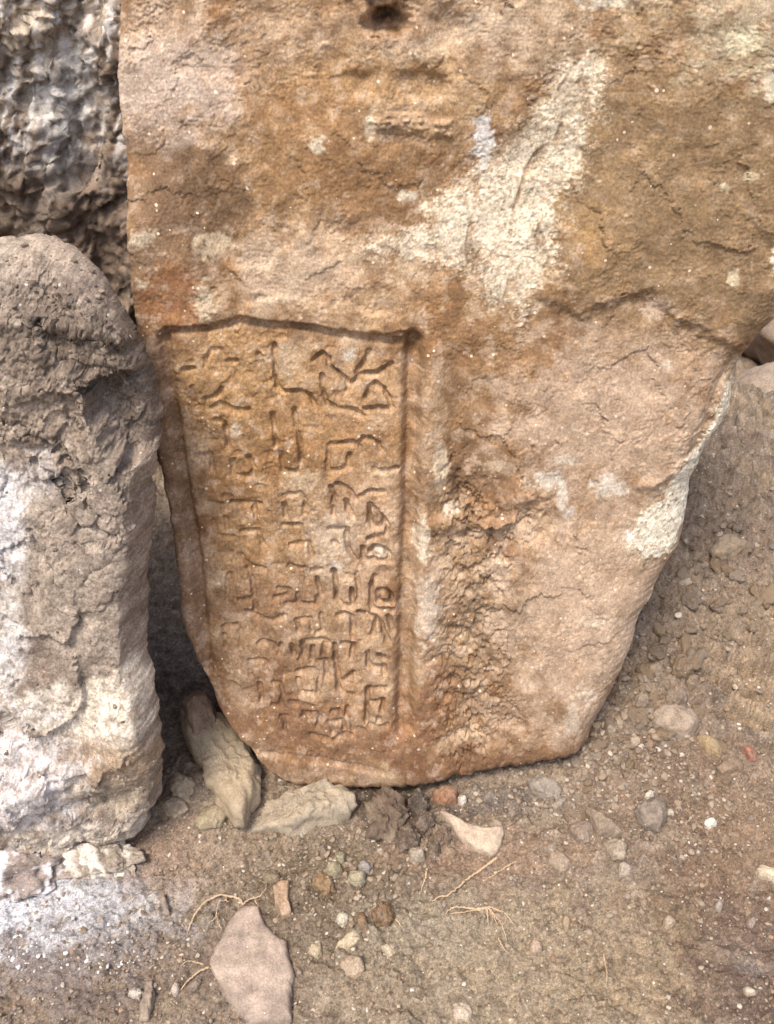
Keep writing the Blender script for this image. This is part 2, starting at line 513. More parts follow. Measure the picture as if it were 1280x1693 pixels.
ga *= (1 + 0.30 * np.clip(n3, -1, 1) + 0.15 * np.clip(n2, -1, 1))[..., None]
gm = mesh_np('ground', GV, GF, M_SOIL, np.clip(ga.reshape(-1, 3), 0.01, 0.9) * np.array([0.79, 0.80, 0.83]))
tag(link('ground', gm), kind='structure')

# ------------------------------------------------------------------ the inscribed slab
SLAB = Plane(0.956, 0.0, 10.0)
LET = [   # carved strokes, letter by letter: (depth, [polylines])
    (1.0, [[(518, 597), (532, 586), (542, 593), (544, 607), (562, 619), (573, 629), (576, 637)], [(590, 618), (600, 602), (611, 581)], [(574, 645), (582, 634), (592, 622), (604, 617), (623, 616), (647, 602)]]),
    (0.8, [[(532, 622), (533, 643), (540, 664), (557, 676), (587, 677), (600, 686)]]),
    (1.0, [[(604, 657), (611, 640), (621, 633), (635, 641), (643, 657), (648, 674), (626, 672), (604, 674)]]),
    (0.8, [[(594, 731), (602, 723), (612, 723), (625, 731), (630, 744)], [(619, 777), (641, 778), (656, 773)]]),
    (0.8, [[(547, 734), (566, 733), (584, 731), (594, 737)], [(544, 737), (542, 762), (542, 778), (562, 777), (575, 770), (578, 752)]]),
    (0.9, [[(547, 806), (552, 825), (551, 852)], [(556, 800), (575, 808), (589, 825)], [(572, 828), (575, 841), (583, 853)]]),
    (1.0, [[(597, 820), (612, 811), (633, 812)], [(611, 834), (611, 864), (616, 870), (630, 869), (636, 861)], [(612, 836), (625, 847), (636, 861), (642, 870), (639, 883), (622, 888), (608, 894)]]),
    (1.0, [[(600, 908), (600, 927), (619, 927), (644, 929), (644, 918), (634, 907), (619, 905), (612, 914)]]),
    (0.8, [[(545, 877), (572, 876), (573, 894), (575, 908), (583, 922), (594, 937)], [(551, 899), (556, 901)]]),
    (1.15, [[(552, 947), (555, 969), (556, 996), (566, 1005), (582, 1005), (581, 977)]]),
    (1.1, [[(619, 954), (614, 966), (614, 1005)], [(616, 1008), (650, 1012)], [(625, 995), (625, 979), (637, 976), (647, 987), (649, 999), (625, 996)]]),
    (0.9, [[(559, 1022), (569, 1018), (581, 1022), (584, 1040), (583, 1056)]]),
    (0.9, [[(594, 1014), (622, 1022), (620, 1034), (615, 1053)], [(622, 1022), (632, 1038), (641, 1063)], [(642, 1022), (650, 1047)]]),
    (1.1, [[(553, 1071), (555, 1096), (558, 1117), (559, 1142), (567, 1150), (583, 1153)], [(562, 1133), (572, 1127), (584, 1116)]]),
    (0.9, [[(567, 1068), (584, 1069), (581, 1092)]]),
    (0.9, [[(608, 1082), (608, 1102), (619, 1107), (634, 1105), (636, 1116)], [(626, 1086), (634, 1094)]]),
    (1.0, [[(608, 1142), (608, 1161), (606, 1194)], [(609, 1142), (637, 1141)], [(608, 1166), (633, 1161), (631, 1178)]]),
    (0.8, [[(626, 1189), (627, 1194)], [(612, 1200), (625, 1205), (640, 1202)]]),
    (0.9, [[(500, 1064), (514, 1063), (536, 1063), (544, 1069)], [(517, 1075), (516, 1096)], [(536, 1070), (532, 1090)]]),
    (0.9, [[(464, 1069), (460, 1084)], [(481, 1070), (486, 1086)], [(500, 1066), (502, 1082), (495, 1094)]]),
    (0.7, [[(426, 1070), (436, 1065), (453, 1070), (459, 1082)]]),
    (0.8, [[(500, 1192), (503, 1180), (520, 1180), (528, 1188), (526, 1200)]]),
    (0.7, [[(550, 1178), (559, 1177), (564, 1184)], [(575, 1174), (572, 1186)]]),
    (0.7, [[(516, 1216), (544, 1221)], [(553, 1222), (573, 1214), (581, 1217)]]),
    (0.8, [[(409, 944), (415, 963), (418, 983), (421, 1007), (421, 1016)], [(396, 923), (409, 940), (437, 947)], [(396, 999), (418, 995)]]),
    (0.6, [[(377, 959), (373, 976), (375, 997)]]),
    (0.7, [[(406, 1017), (433, 1028), (457, 1030), (470, 1022)]]),
    (0.7, [[(454, 993), (475, 990), (478, 981), (461, 978)], [(471, 1004), (523, 1004), (525, 993)], [(492, 987), (492, 1000)]]),
    (0.8, [[(429, 1136), (431, 1163)], [(452, 1132), (464, 1134), (467, 1149), (464, 1170), (450, 1170)]]),
    (0.7, [[(464, 1187), (473, 1187)], [(467, 1190), (472, 1211)]]),
    (0.6, [[(481, 1163), (495, 1165), (517, 1170)]]),
    (0.9, [[(357, 694), (371, 699), (375, 722), (377, 745)]]),
    (0.7, [[(342, 675), (339, 662), (361, 652), (365, 643)], [(345, 677), (365, 668), (387, 679), (410, 679)]]),
    (0.9, [[(465, 753), (467, 782), (491, 784), (498, 766), (496, 742), (493, 717)]]),
    (0.7, [[(450, 684), (454, 712), (456, 738)], [(487, 680), (490, 712)]]),
    (0.7, [[(384, 765), (384, 789), (413, 791), (420, 777), (410, 758)]]),
    (0.7, [[(382, 836), (429, 836)], [(419, 841), (424, 872)], [(346, 836), (365, 838)]]),
    (0.6, [[(340, 606), (340, 594), (350, 580), (364, 578), (370, 590)], [(376, 598), (390, 598)]]),
    (0.9, [[(453, 573), (455, 619), (457, 640), (466, 650), (494, 648), (512, 655), (520, 672)]]),
    (0.6, [[(427, 586), (434, 607), (446, 634)]]),
    (0.6, [[(480, 905), (510, 900), (515, 920)], [(478, 940), (505, 945), (507, 965)]]),
    (0.6, [[(470, 822), (496, 818), (505, 828), (503, 852)], [(470, 836), (472, 856)]]),
    (0.6, [[(468, 872), (498, 870), (500, 892)]]),
    (0.6, [[(352, 866), (354, 892), (384, 894)], [(372, 862), (374, 884)]]),
    (0.6, [[(398, 886), (426, 882), (432, 904)]]),
    (0.6, [[(368, 1044), (392, 1040), (398, 1056), (396, 1074)], [(370, 1056), (372, 1076)]]),
    (0.7, [[(492, 1112), (520, 1110), (528, 1122), (526, 1146)], [(494, 1126), (496, 1146), (516, 1148)]]),
    (0.7, [[(538, 1098), (540, 1120), (534, 1140)], [(524, 1098), (538, 1097)]]),
    (0.7, [[(545, 1196), (566, 1194), (570, 1206)], [(548, 1200), (550, 1212)]]), (0.7, [[(582, 1190), (584, 1208)], [(590, 1206), (602, 1210)]]),
    (0.7, [[(490, 1030), (512, 1028), (516, 1046)], [(492, 1036), (494, 1050)]]), (0.7, [[(530, 1020), (534, 1044), (524, 1050)]]),
    (0.6, [[(412, 1098), (414, 1122)], [(412, 1098), (436, 1096), (440, 1112)]]), (0.6, [[(590, 950), (594, 984), (590, 1004)]]), (0.7, [[(524, 962), (530, 988)], [(516, 948), (532, 946)]]),
    (0.6, [[(322, 758), (346, 754), (350, 778)]]), (0.6, [[(318, 640), (322, 664)], [(302, 612), (320, 608)]]),
]
FRAME_R = [(684, 562), (682, 640), (680, 720), (677, 850), (673, 960), (670, 1060), (668, 1130), (667, 1205)]
FRAME_L = [(272, 556), (279, 620), (288, 690), (298, 770), (310, 850), (323, 940), (333, 1040), (342, 1110)]
FRAME_T = [(274, 548), (340, 546), (395, 531), (440, 537), (500, 541), (560, 551), (620, 559), (684, 566)]
FRAME_B = [(400, 1235), (428, 1250), (538, 1258), (632, 1278)]
PANEL = FRAME_T + [(682, 640), (677, 850), (670, 1060), (667, 1210), (632, 1276), (538, 1258), (428, 1250), (380, 1200), (342, 1110), (333, 1040), (310, 850), (288, 690)]
PLATEAU = [(1015, 40), (985, 150), (962, 250), (925, 315), (914, 380), (915, 440), (876, 478), (905, 500), (960, 522), (1020, 494), (1070, 486), (1112, 528), (1190, 566), (1235, 590), (1300, 545), (1450, 500), (1450, -200), (1050, -200)]
CRUST = [(600, 410), (670, 385), (715, 372), (700, 345), (730, 325), (770, 300), (790, 270), (850, 235), (890, 185), (940, 110), (978, 88), (1000, 115), (968, 230), (955, 290), (922, 318), (914, 380), (918, 440), (872, 482), (864, 535), (852, 497), (806, 502), (800, 455), (740, 432), (650, 424)]
CRUST2 = [(1222, 628), (1240, 655), (1212, 712), (1172, 762), (1164, 840), (1120, 915), (1080, 928), (1040, 905), (1052, 855), (1108, 806), (1120, 775), (1155, 745), (1182, 700)]
HOLLOW = [(745, 760), (830, 850), (900, 830), (860, 900), (820, 990), (830, 1100), (850, 1200), (760, 1290), (720, 1230), (735, 1080), (745, 960), (720, 880), (735, 810)]

def slab_height(X, Y):
    wx = X + fbm2(X / 24, Y / 24, 40, 3) * 5.0; wy = Y + fbm2(X / 24, Y / 24, 44, 3) * 5.0
    ax = X + fbm2(X / 9, Y / 9, 46, 2) * 1.1; ay = Y + fbm2(X / 9, Y / 9, 48, 2) * 1.1
    h = fbm2(X / 330, Y / 330, 50, 3) * 0.009
    panel = sstep(-6, 6, poly_sd(wx, wy, PANEL))
    roughm = 0.5 + 0.5 * sstep(-0.4, 0.5, fbm2(X / 120, Y / 120, 52, 3))
    h = h + roughm * (fbm2(X / 62, Y / 62, 53, 5, 0.48) * 0.0030) * (1 - 0.4 * panel)
    # flaking: little terraces
    fl = fbm2(X / 85, Y / 85, 56, 5, 0.55) * 2.6
    flm = sstep(0.0, 0.5, fbm2(X / 130, Y / 130, 57, 3))
    h = h + (sstep(0.42, 0.56, fl % 1.0) + np.floor(fl)) * 0.0012 * flm
    # sandy grain
    gr, _ = cells2(X / 7.0, Y / 7.0, 12, 0.2, 0.6, 0.8)
    sand = 0.25 + 0.75 * sstep(-0.2, 0.4, fbm2(X / 70, Y / 70, 59, 4))
    h = h + sand * (gr * 0.0008 + fbm2(X / 7, Y / 7, 58, 3, 0.7) * 0.0008)
    # facet at the upper left, sloping off to the left edge
    f = np.clip((385 - X + 0.10 * (Y - 200)) / 200.0, 0, 1.2) * sstep(420, 250, Y)
    h = h - 0.030 * f ** 1.3
    # plateau at the upper right
    ps = poly_sd(wx, wy, PLATEAU)
    h = h + 0.0095 * sstep(-9, 16, ps) + 0.012 * sstep(0, 160, ps)
    # lime crust, peeling
    cs = poly_sd(wx, wy, CRUST)
    cr = sstep(-4, 6, cs + 3 + fbm2(X / 14, Y / 14, 60, 5, 0.65) * 9)
    h = h + cr * (0.0010 + 0.0004 * ridged2(X / 14, Y / 14, 61, 4) - 0.0022 * sstep(1.05, 1.3, ridged2(X / 70 + Y / 300, Y / 190, 62, 2)))
    c2 = sstep(-4, 6, poly_sd(wx, wy, CRUST2) + fbm2(X / 14, Y / 14, 63, 4, 0.6) * 9)
    h = h + c2 * (0.0018 + 0.0006 * ridged2(X / 12, Y / 12, 64, 4))
    # lower right surface: bulging, undercut near the plateau
    h = h + 0.010 * np.exp(-(((X - 980) / 190) ** 2 + ((Y - 720) / 190) ** 2)) + 0.014 * np.exp(-(((X - 950) / 130) ** 2 + ((Y - 1080) / 160) ** 2))
    # broken hollow right of the frame, knobbly inside
    hs = poly_sd(wx + fbm2(X / 60, Y / 60, 66, 3) * 16, wy + fbm2(X / 50, Y / 50, 68, 3) * 10, HOLLOW)
    hm = sstep(-45, 50, hs)
    kn, _ = cells2(X / 34 + 0.35 * noise2(X / 20, Y / 20, 3), Y / 30, 21, 0.2, 0.62, 0.85)
    kn2, _ = cells2(X / 14, Y / 13, 22, 0.2, 0.6, 0.85)
    h = h + hm * (-0.013 + 0.007 * fbm2(X / 60, Y / 60, 69, 3, 0.5) + 0.0035 * fbm2(X / 19, Y / 19, 67, 5, 0.66) + 0.0025 * kn2 - 0.007 * sstep(0.25, 0.5, fbm2(X / 17, Y / 21, 167, 4, 0.6)))
    # raised band right of the frame line
    h = h + 0.0085 * np.exp(-((X + (wx - X) * 0.25 + fbm2(X / 150, Y / 150, 201, 2) * 8 - 712 + (Y - 600) * 0.02) / 25.0) ** 2) * sstep(540, 600, Y) * sstep(1240, 1120, Y)
    h = h - 0.010 * np.exp(-(((X - 775) / 45) ** 2 + ((Y - 700) / 110) ** 2))
    # hole and dents at the top
    qx = wx + fbm2(X / 40, Y / 40, 171, 3) * 9; qy = wy + fbm2(X / 40, Y / 40, 172, 3) * 9
    d = ((np.abs(qx - 641) / 33) ** 3 + (np.abs(qy - 36) / 24) ** 3) ** (1 / 3)
    h = h - 0.050 * sstep(1.3, 0.6, d) - 0.034 * sstep(1.3, 0.6, np.sqrt(((qx - 642) / 38) ** 2 + ((qy - 0) / 38) ** 2))
    h = h - 0.010 * sstep(1.4, 0.3, np.sqrt(((qx - 700) / 44) ** 2 + ((qy - 140) / 30) ** 2))
    h = h - 0.009 * sstep(1.4, 0.3, np.sqrt(((qx - 740) / 34) ** 2 + ((wy - 40) / 36) ** 2))
    h = h - 0.006 * sstep(1.4, 0.3, np.sqrt(((qx - 595) / 40) ** 2 + ((qy - 140) / 24) ** 2))
    lp = sstep(-6, 8, poly_sd(wx, wy, [(610, 200), (640, 185), (690, 190), (745, 200), (750, 225), (720, 228), (690, 222), (655, 218), (625, 215)]))
    kk, _ = cells2(X / 13, Y / 13, 23, 0.25, 0.6, 0.9)
    h = h + lp * (0.004 + 0.005 * kk)
    lp = sstep(-5, 6, poly_sd(wx, wy, [(395, 520), (420, 500), (470, 490), (560, 500), (640, 520), (670, 545), (600, 548), (520, 538), (440, 532)]))
    h = h + lp * 0.006
    lp = sstep(-5, 6, poly_sd(wx, wy, [(375, 440), (440, 440), (500, 380), (560, 420), (600, 470), (560, 500), (420, 490)]))
    h = h + lp * 0.004
    lp = sstep(-4, 5, poly_sd(wx, wy, [(795, 868), (850, 852), (852, 862), (815, 876)]))
    h = h + lp * 0.016
    # sloping ridge across the right part, and the rim near the right edge
    h = h + 0.006 * np.exp(-(pl_dist(wx, wy, [(700, 860), (760, 866), (840, 830), (900, 815)]) / 14) ** 2)
    h = h - 0.006 * sstep(18, -2, pl_dist(wx, wy, [(1240, 575), (1190, 640), (1160, 720), (1150, 745)]))
    h = h + 0.006 * np.exp(-(pl_dist(wx, wy, [(1120, 770), (1090, 790), (1055, 800)]) / 9) ** 2)
    e = pl_dist(X, Y, [(1270, 560), (1195, 720), (1165, 850), (1115, 940), (1060, 990), (1010, 1040)])
    h = h - 0.0
    # frame
    h = h - panel * 0.0035
    fr = 0
    for line, wd, dp in ((FRAME_R, 13.0, 0.0260), (FRAME_L, 9.0, 0.0120), (FRAME_T, 6.5, 0.0100), (FRAME_B, 5.0, 0.004)):
        dd = pl_dist(ax + (wx - X) * 0.15, ay + (wy - Y) * 0.3, line)
        fr = np.maximum(fr, dp / (1 + (dd / wd) ** 5))
    h = h - fr * (0.9 + 0.3 * noise2(X / 90, Y / 90, 71))
    # pits of lost surface inside the panel
    fx = X + fbm2(X / 30, Y / 30, 181, 4, 0.6) * 12; fy = Y + fbm2(X / 30, Y / 30, 184, 4, 0.6) * 12
    rt = sstep(735, 790, X)
    h = h + rt * facets2(fx / 120, fy / 105, 61, 0.8, 0.22) * 0.0042 + hm * facets2(fx / 32, fy / 28, 66, 1.0, 0.45) * 0.0048
    h = h + (1 - panel) * (1 - rt) * sstep(560, 500, Y) * facets2(fx / 95, fy / 80, 64, 0.8, 0.22) * 0.0030
    pm = panel * sstep(0.15, 0.55, fbm2(X / 38, Y / 38, 73, 3)) * sstep(600, 470, X)
    h = h - pm * 0.0022
    ptc, _ = cells2(X / 19 + 0.3 * noise2(X / 12, Y / 12, 5), Y / 19, 33, 0.15, 0.5, 0.3)
    h = h - panel * ptc * 0.0025
    # letters
    G = np.zeros_like(X); LID = np.full(X.shape, -1, np.int16)
    for k, (dp, strokes) in enumerate(LET):
        pts = np.array([p for s_ in strokes for p in s_])
        x0, y0 = pts.min(0) - 26; x1, y1 = pts.max(0) + 26
        if pts[:, 0].mean() < 535: dp = dp * 0.78
        r, c = np.where((X > x0) & (X < x1) & (Y > y0) & (Y < y1))
        if not len(r): continue
        bx, by = ax[r, c] + (wx[r, c] - X[r, c]) * 0.12, ay[r, c] + (wy[r, c] - Y[r, c]) * 0.12
        dd = np.full(len(r), 1e9, np.float32)
        for s_ in strokes: dd = np.minimum(dd, pl_dist(bx, by, s_))
        wd = 4.1 * (0.95 + 0.3 * noise2(X[r, c] / 18, Y[r, c] / 18, 75))
        g = dp * 0.0115 * (0.9 + 0.6 * noise2(X[r, c] / 22, Y[r, c] / 22, 77)) / (1 + (dd / wd) ** 6)
        # slightly thrown-up lip where the stone spalled
        G[r, c] = np.maximum(G[r, c], g)
        sel = dd < 6.0
        LID[r[sel], c[sel]] = k
    h = h - G
    slab_height.lid = LID; slab_height.panel = panel > 0.5
    slab_height.c1 = cr; slab_height.c2 = c2; slab_height.hm = hm; slab_height.ps = ps
    return h

def slab_colour(X, Y, h):
    a = np.empty(X.shape + (3,), np.float32)
    a[:] = lin(182, 143, 106)
    n = fbm2(X / 95, Y / 95, 80, 6, 0.6); m = fbm2(X / 40, Y / 40, 90, 5, 0.65)
    def mix(wt, c): a[:] = a * (1 - wt[..., None]) + lin(*c) * wt[..., None]
    mix(sstep(0.0, 0.6, n) * 0.85, (140, 97, 60))
    mix(sstep(0.05, 0.8, -n) * 0.8, (212, 176, 138))
    B = [
        (330, 320, 80, 90, (112, 82, 58), 0.8), (560, 290, 170, 70, (148, 104, 64), 0.7), (240, 400, 50, 160, (130, 98, 72), 0.6), (700, 200, 120, 40, (150, 108, 68), 0.5), (560, 130, 60, 60, (156, 112, 66), 0.6), (720, 560, 80, 70, (146, 102, 62), 0.6), (420, 820, 90, 50, (144, 100, 58), 0.6), (1120, 330, 230, 240, (152, 118, 80), 0.8), (930, 470, 60, 60, (150, 112, 76), 0.7), (1000, 860, 150, 220, (192, 156, 124), 0.6), (900, 700, 90, 60, (186, 150, 118), 0.6),
        (280, 150, 120, 95, (203, 174, 152), 0.85), (255, 60, 60, 70, (200, 168, 140), 0.6), (300, 300, 120, 90, (152, 116, 82), 0.75),
        (350, 375, 45, 62, (112, 84, 60), 0.65), (280, 400, 80, 50, (136, 102, 74), 0.6), (285, 500, 55, 50, (164, 106, 66), 0.8),
        (520, 200, 140, 130, (176, 130, 82), 0.6), (460, 330, 90, 100, (168, 128, 84), 0.5), (520, 440, 110, 66, (204, 168, 134), 0.75),
        (490, 60, 100, 50, (194, 160, 126), 0.5), (640, 120, 120, 50, (192, 148, 98), 0.6), (680, 80, 70, 22, (196, 170, 142), 0.6),
        (600, 290, 110, 60, (166, 122, 80), 0.6), (680, 210, 70, 22, (186, 156, 126), 0.6), (760, 160, 90, 80, (200, 158, 110), 0.5),
        (700, 500, 160, 40, (168, 122, 76), 0.6), (860, 60, 120, 60, (208, 178, 146), 0.6), (600, 500, 90, 30, (200, 164, 126), 0.5),
        (1130, 280, 200, 240, (160, 126, 86), 0.9), (1230, 60, 100, 80, (196, 176, 142), 0.8), (1060, 20, 60, 50, (190, 160, 120), 0.6),
        (975, 385, 50, 55, (190, 142, 86), 0.6), (1040, 500, 120, 30, (148, 112, 74), 0.6), (1200, 480, 90, 70, (152, 118, 82), 0.5),
        (1010, 640, 170, 100, (190, 154, 122), 0.85), (830, 600, 90, 110, (158, 114, 72), 0.7), (770, 700, 60, 120, (152, 112, 74), 0.6),
        (780, 800, 60, 60, (128, 94, 66), 0.75), (850, 840, 60, 40, (176, 122, 76), 0.6), (940, 900, 120, 90, (196, 158, 124), 0.7),
        (960, 1060, 120, 130, (196, 160, 128), 0.75), (800, 1050, 70, 140, (168, 138, 108), 0.7), (1110, 960, 60, 50, (176, 136, 92), 0.6),
        (880, 1180, 110, 70, (190, 152, 120), 0.6), (1090, 740, 60, 60, (170, 130, 94), 0.5),
        (450, 680, 170, 110, (182, 134, 82), 0.7), (390, 620, 80, 70, (194, 148, 96), 0.55), (610, 650, 75, 90, (204, 160, 116), 0.7),
        (560, 750, 110, 60, (178, 128, 78), 0.6), (400, 800, 90, 60, (158, 112, 68), 0.65), (600, 900, 80, 90, (208, 168, 132), 0.75),
        (480, 880, 80, 60, (188, 150, 110), 0.6), (400, 900, 70, 70, (186, 138, 88), 0.6), (430, 1000, 90, 50, (148, 106, 74), 0.6),
        (610, 1090, 70, 90, (198, 156, 118), 0.6), (480, 1090, 70, 40, (150, 114, 84), 0.55), (430, 1180, 90, 80, (146, 100, 70), 0.75),
        (400, 1120, 26, 44, (190, 154, 120), 0.7), (560, 1235, 150, 45, (152, 108, 76), 0.75), (560, 1285, 80, 26, (192, 152, 118), 0.7),
        (700, 1200, 60, 90, (156, 106, 70), 0.75), (740, 1270, 90, 40, (136, 92, 62), 0.8), (900, 1256, 130, 26, (132, 92, 62), 0.8),
        (700, 960, 24, 130, (198, 160, 124), 0.6), (712, 680, 20, 90, (204, 166, 128), 0.6),
    ]
    paint(a, X, Y, B, 95, 55, 0.42, 0.7)
    # the outer margin left of the frame: greyer
    mg = sstep(12, -4, (X - np.interp(Y, [p[1] for p in FRAME_L], [p[0] for p in FRAME_L]).astype(np.float32))) * sstep(520, 600, Y)
    mix(mg * 0.7, (158, 120, 92))
    # golden rust blotches and pale dusty blotches at hand size
    b1 = fbm2(X / 34, Y / 34, 108, 5, 0.62); b2 = fbm2(X / 28, Y / 28, 118, 5, 0.62)
    mix(sstep(0.2, 0.55, b1) * 0.45, (168, 122, 76)); mix(sstep(0.2, 0.6, b2) * 0.45, (212, 178, 148)); mix(sstep(0.2, 0.6, -b2) * 0.5, (140, 102, 72))
    paint(a, X, Y, [(330, 330, 80, 80, (108, 80, 57), 0.6), (250, 290, 50, 90, (140, 106, 78), 0.5), (1125, 330, 225, 225, (150, 119, 84), 0.6), (590, 280, 150, 50, (146, 106, 68), 0.5), (1000, 690, 170, 110, (204, 172, 144), 0.55), (980, 1010, 130, 150, (206, 174, 146), 0.5), (280, 140, 100, 80, (212, 186, 166), 0.5), (470, 450, 80, 50, (212, 182, 152), 0.5)], 197, 50, 0.35, 0.75)
    # lime
    Wt = [
        (800, 235, 16, 44, (222, 212, 204), 0.9), (525, 238, 13, 14, (226, 204, 172), 0.8), (675, 325, 13, 8, (228, 208, 178), 0.9), (352, 405, 34, 20, (206, 180, 146), 0.7),
        (235, 395, 18, 14, (214, 190, 158), 0.7), (338, 500, 15, 30, (214, 190, 158), 0.75), (232, 470, 10, 8, (220, 200, 168), 0.7), (578, 588, 10, 9, (226, 208, 186), 0.8),
        (391, 714, 11, 10, (224, 196, 164), 0.8), (478, 600, 22, 30, (204, 174, 140), 0.6), (698, 885, 13, 34, (226, 204, 174), 0.8), (708, 1005, 20, 55, (220, 196, 172), 0.75), (728, 770, 12, 36, (222, 196, 162), 0.75),
        (746, 840, 13, 9, (228, 202, 172), 0.9), (905, 790, 26, 12, (224, 206, 184), 0.8), (928, 815, 8, 26, (222, 204, 184), 0.8), (1005, 802, 24, 16, (224, 208, 188), 0.8), (935, 756, 18, 8, (222, 202, 176), 0.7),
        (1043, 884, 12, 8, (240, 232, 224), 0.9), (965, 1140, 18, 18, (218, 192, 164), 0.7), (945, 1186, 14, 26, (218, 194, 168), 0.7), (1215, 66, 30, 22, (226, 208, 168), 0.75), (1268, 136, 22, 26, (226, 210, 178), 0.75),
        (1278, 420, 9, 34, (230, 208, 176), 0.9), (1206, 455, 10, 16, (218, 194, 158), 0.8), (1230, 285, 14, 10, (216, 192, 150), 0.7), (1190, 305, 8, 8, (214, 190, 150), 0.7), (1000, 2, 40, 12, (230, 212, 186), 0.8),
        (550, 890, 34, 36, (214, 186, 156), 0.7), (540, 940, 30, 20, (220, 190, 158), 0.6), (500, 800, 30, 18, (210, 182, 148), 0.6), (630, 915, 12, 10, (232, 206, 178), 0.8), (555, 940, 12, 8, (230, 208, 182), 0.8), (985, 1020, 30, 8, (220, 194, 164), 0.6),
        (1100, 600, 10, 6, (224, 202, 172), 0.8), (1080, 505, 24, 16, (210, 180, 152), 0.7), (940, 845, 9, 12, (224, 204, 184), 0.8), (820, 770, 20, 10, (216, 188, 152), 0.6), (612, 208, 9, 26, (206, 180, 148), 0.8), (936, 150, 22, 52, (226, 202, 172), 0.6), (800, 40, 60, 24, (210, 182, 152), 0.5),
    ]
    paint(a, X, Y, Wt, 99, 13, 0.35, 0.75)
    hal = sstep(-34, 4, poly_sd(X, Y, CRUST) + fbm2(X / 26, Y / 26, 109, 5, 0.65) * 26) * sstep(-0.1, 0.25, fbm2(X / 7, Y / 7, 119, 3, 0.75) + 0.3 * fbm2(X / 30, Y / 30, 129, 3))
    mix(hal * 0.55, (222, 200, 168))
    csd = poly_sd(X, Y, CRUST)
    sp = sstep(-0.12, 0.16, fbm2(X / 8, Y / 8, 101, 4, 0.75) + 0.5 * fbm2((X + Y) / 90, (X - Y) / 22, 107, 4, 0.6) + 0.010 * np.clip(csd, -10, 40) - 0.12)
    cm = slab_height.c1 * (0.25 + 0.75 * sp) * (1 - 0.8 * sstep(0.95, 1.2, ridged2(X / 70 + Y / 300, Y / 190, 62, 2)))
    mix(cm * 0.97, (234, 214, 184))
    hal = sstep(-30, 4, poly_sd(X, Y, CRUST2) + fbm2(X / 22, Y / 22, 139, 5, 0.65) * 22) * sstep(-0.1, 0.25, fbm2(X / 7, Y / 7, 149, 3, 0.75))
    mix(hal * 0.5, (222, 200, 168))
    sp = sstep(-0.6, -0.35, fbm2(X / 10, Y / 10, 103, 4, 0.7))
    mix(slab_height.c2 * sp * 0.96, (238, 222, 196))
    # pale and dark sand grains
    _, gv = cells2(X / 6.5, Y / 6.5, 41, 0.2, 0.6, 1.0)
    sp2 = fbm2(X / 5.5, Y / 5.5, 106, 3, 0.75)
    a *= (1 + (gv - 0.5) * 0.24 + 0.14 * np.clip(sp2, -1, 1))[..., None]
    a *= (1 + m * 0.16)[..., None]
    a *= np.array([0.885, 0.90, 0.885], np.float32)
    return np.clip(a, 0.02, 0.85)

tt = np.concatenate([np.linspace(0, 0.835, 780), np.linspace(0.835, 1, 30)[1:]])
sL = [(452, 1284), (412, 1242), (378, 1205), (360, 1180), (345, 1140), (325, 1102), (303, 1050), (290, 955), (276, 855), (262, 772), (245, 690), (229, 600), (217, 490), (207, 400), (199, 300), (188, 215), (183, 120), (184, 30), (190, -60), (210, -180), (260, -300)]
sR = [(985, 1236), (1002, 1190), (1040, 1125), (1060, 1072), (1076, 1030), (1100, 992), (1122, 952), (1150, 900), (1163, 820), (1184, 762), (1214, 712), (1236, 672), (1240, 625), (1282, 568), (1340, 500), (1400, 400), (1435, 250), (1440, 50), (1420, -120), (1360, -260)]
sB = [(452, 1284), (478, 1303), (520, 1312), (575, 1313), (640, 1316), (700, 1310), (760, 1300), (860, 1277), (940, 1258), (985, 1236)]
sT = [(260, -300), (450, -380), (750, -420), (1080, -390), (1360, -260)]
V, Fc, alb, SX, SY, nf = patch_rock(SLAB, sL, sR, sB, sT, 610, tt, slab_height, slab_colour, (0.012, 0.085, 0.035, 0.12), 0.30, 3.0, 3, back_steps=14, side=0.018)
fid = np.zeros(len(Fc), np.int32)
def fvals(A):
    return A[:-1, :-1].reshape(-1)
lid = fvals(slab_height.lid.astype(np.int32)); pan = fvals(slab_height.panel)
fid[:nf] = np.where(pan, 1, 0)
fid[:nf] = np.where((fvals(slab_height.c1) > 0.5) & ~pan, 2, fid[:nf])
fid[:nf] = np.where(fvals(slab_height.c2) > 0.5, 3, fid[:nf])
fid[:nf] = np.where(pan & (lid >= 0), 10 + lid, fid[:nf])
root = bpy.data.objects.new('inscribed_slab', None)
COL.objects.link(root); root.location = (0.02, 1.1, 0.0)
tag(root, 'tall leaning ochre stone slab carved with a framed inscription of worn letters', 'stone slab')
def slab_part(name, k, parent):
    v_, f_, a_ = subset(V, Fc, alb, fid == k)
    if not len(f_): return None
    o = link(name, mesh_np(name, v_ - np.array(root.location), f_, M_SLAB, a_))
    o.parent = parent
    return o
slab_part('stone_body', 0, root)
panel_o = slab_part('inscription_panel', 1, root)
c_ = slab_part('lime_crust', 2, root)
c_ = slab_part('lime_crust', 3, root)
for k in range(len(LET)):
    slab_part('carved_letter', 10 + k, panel_o)

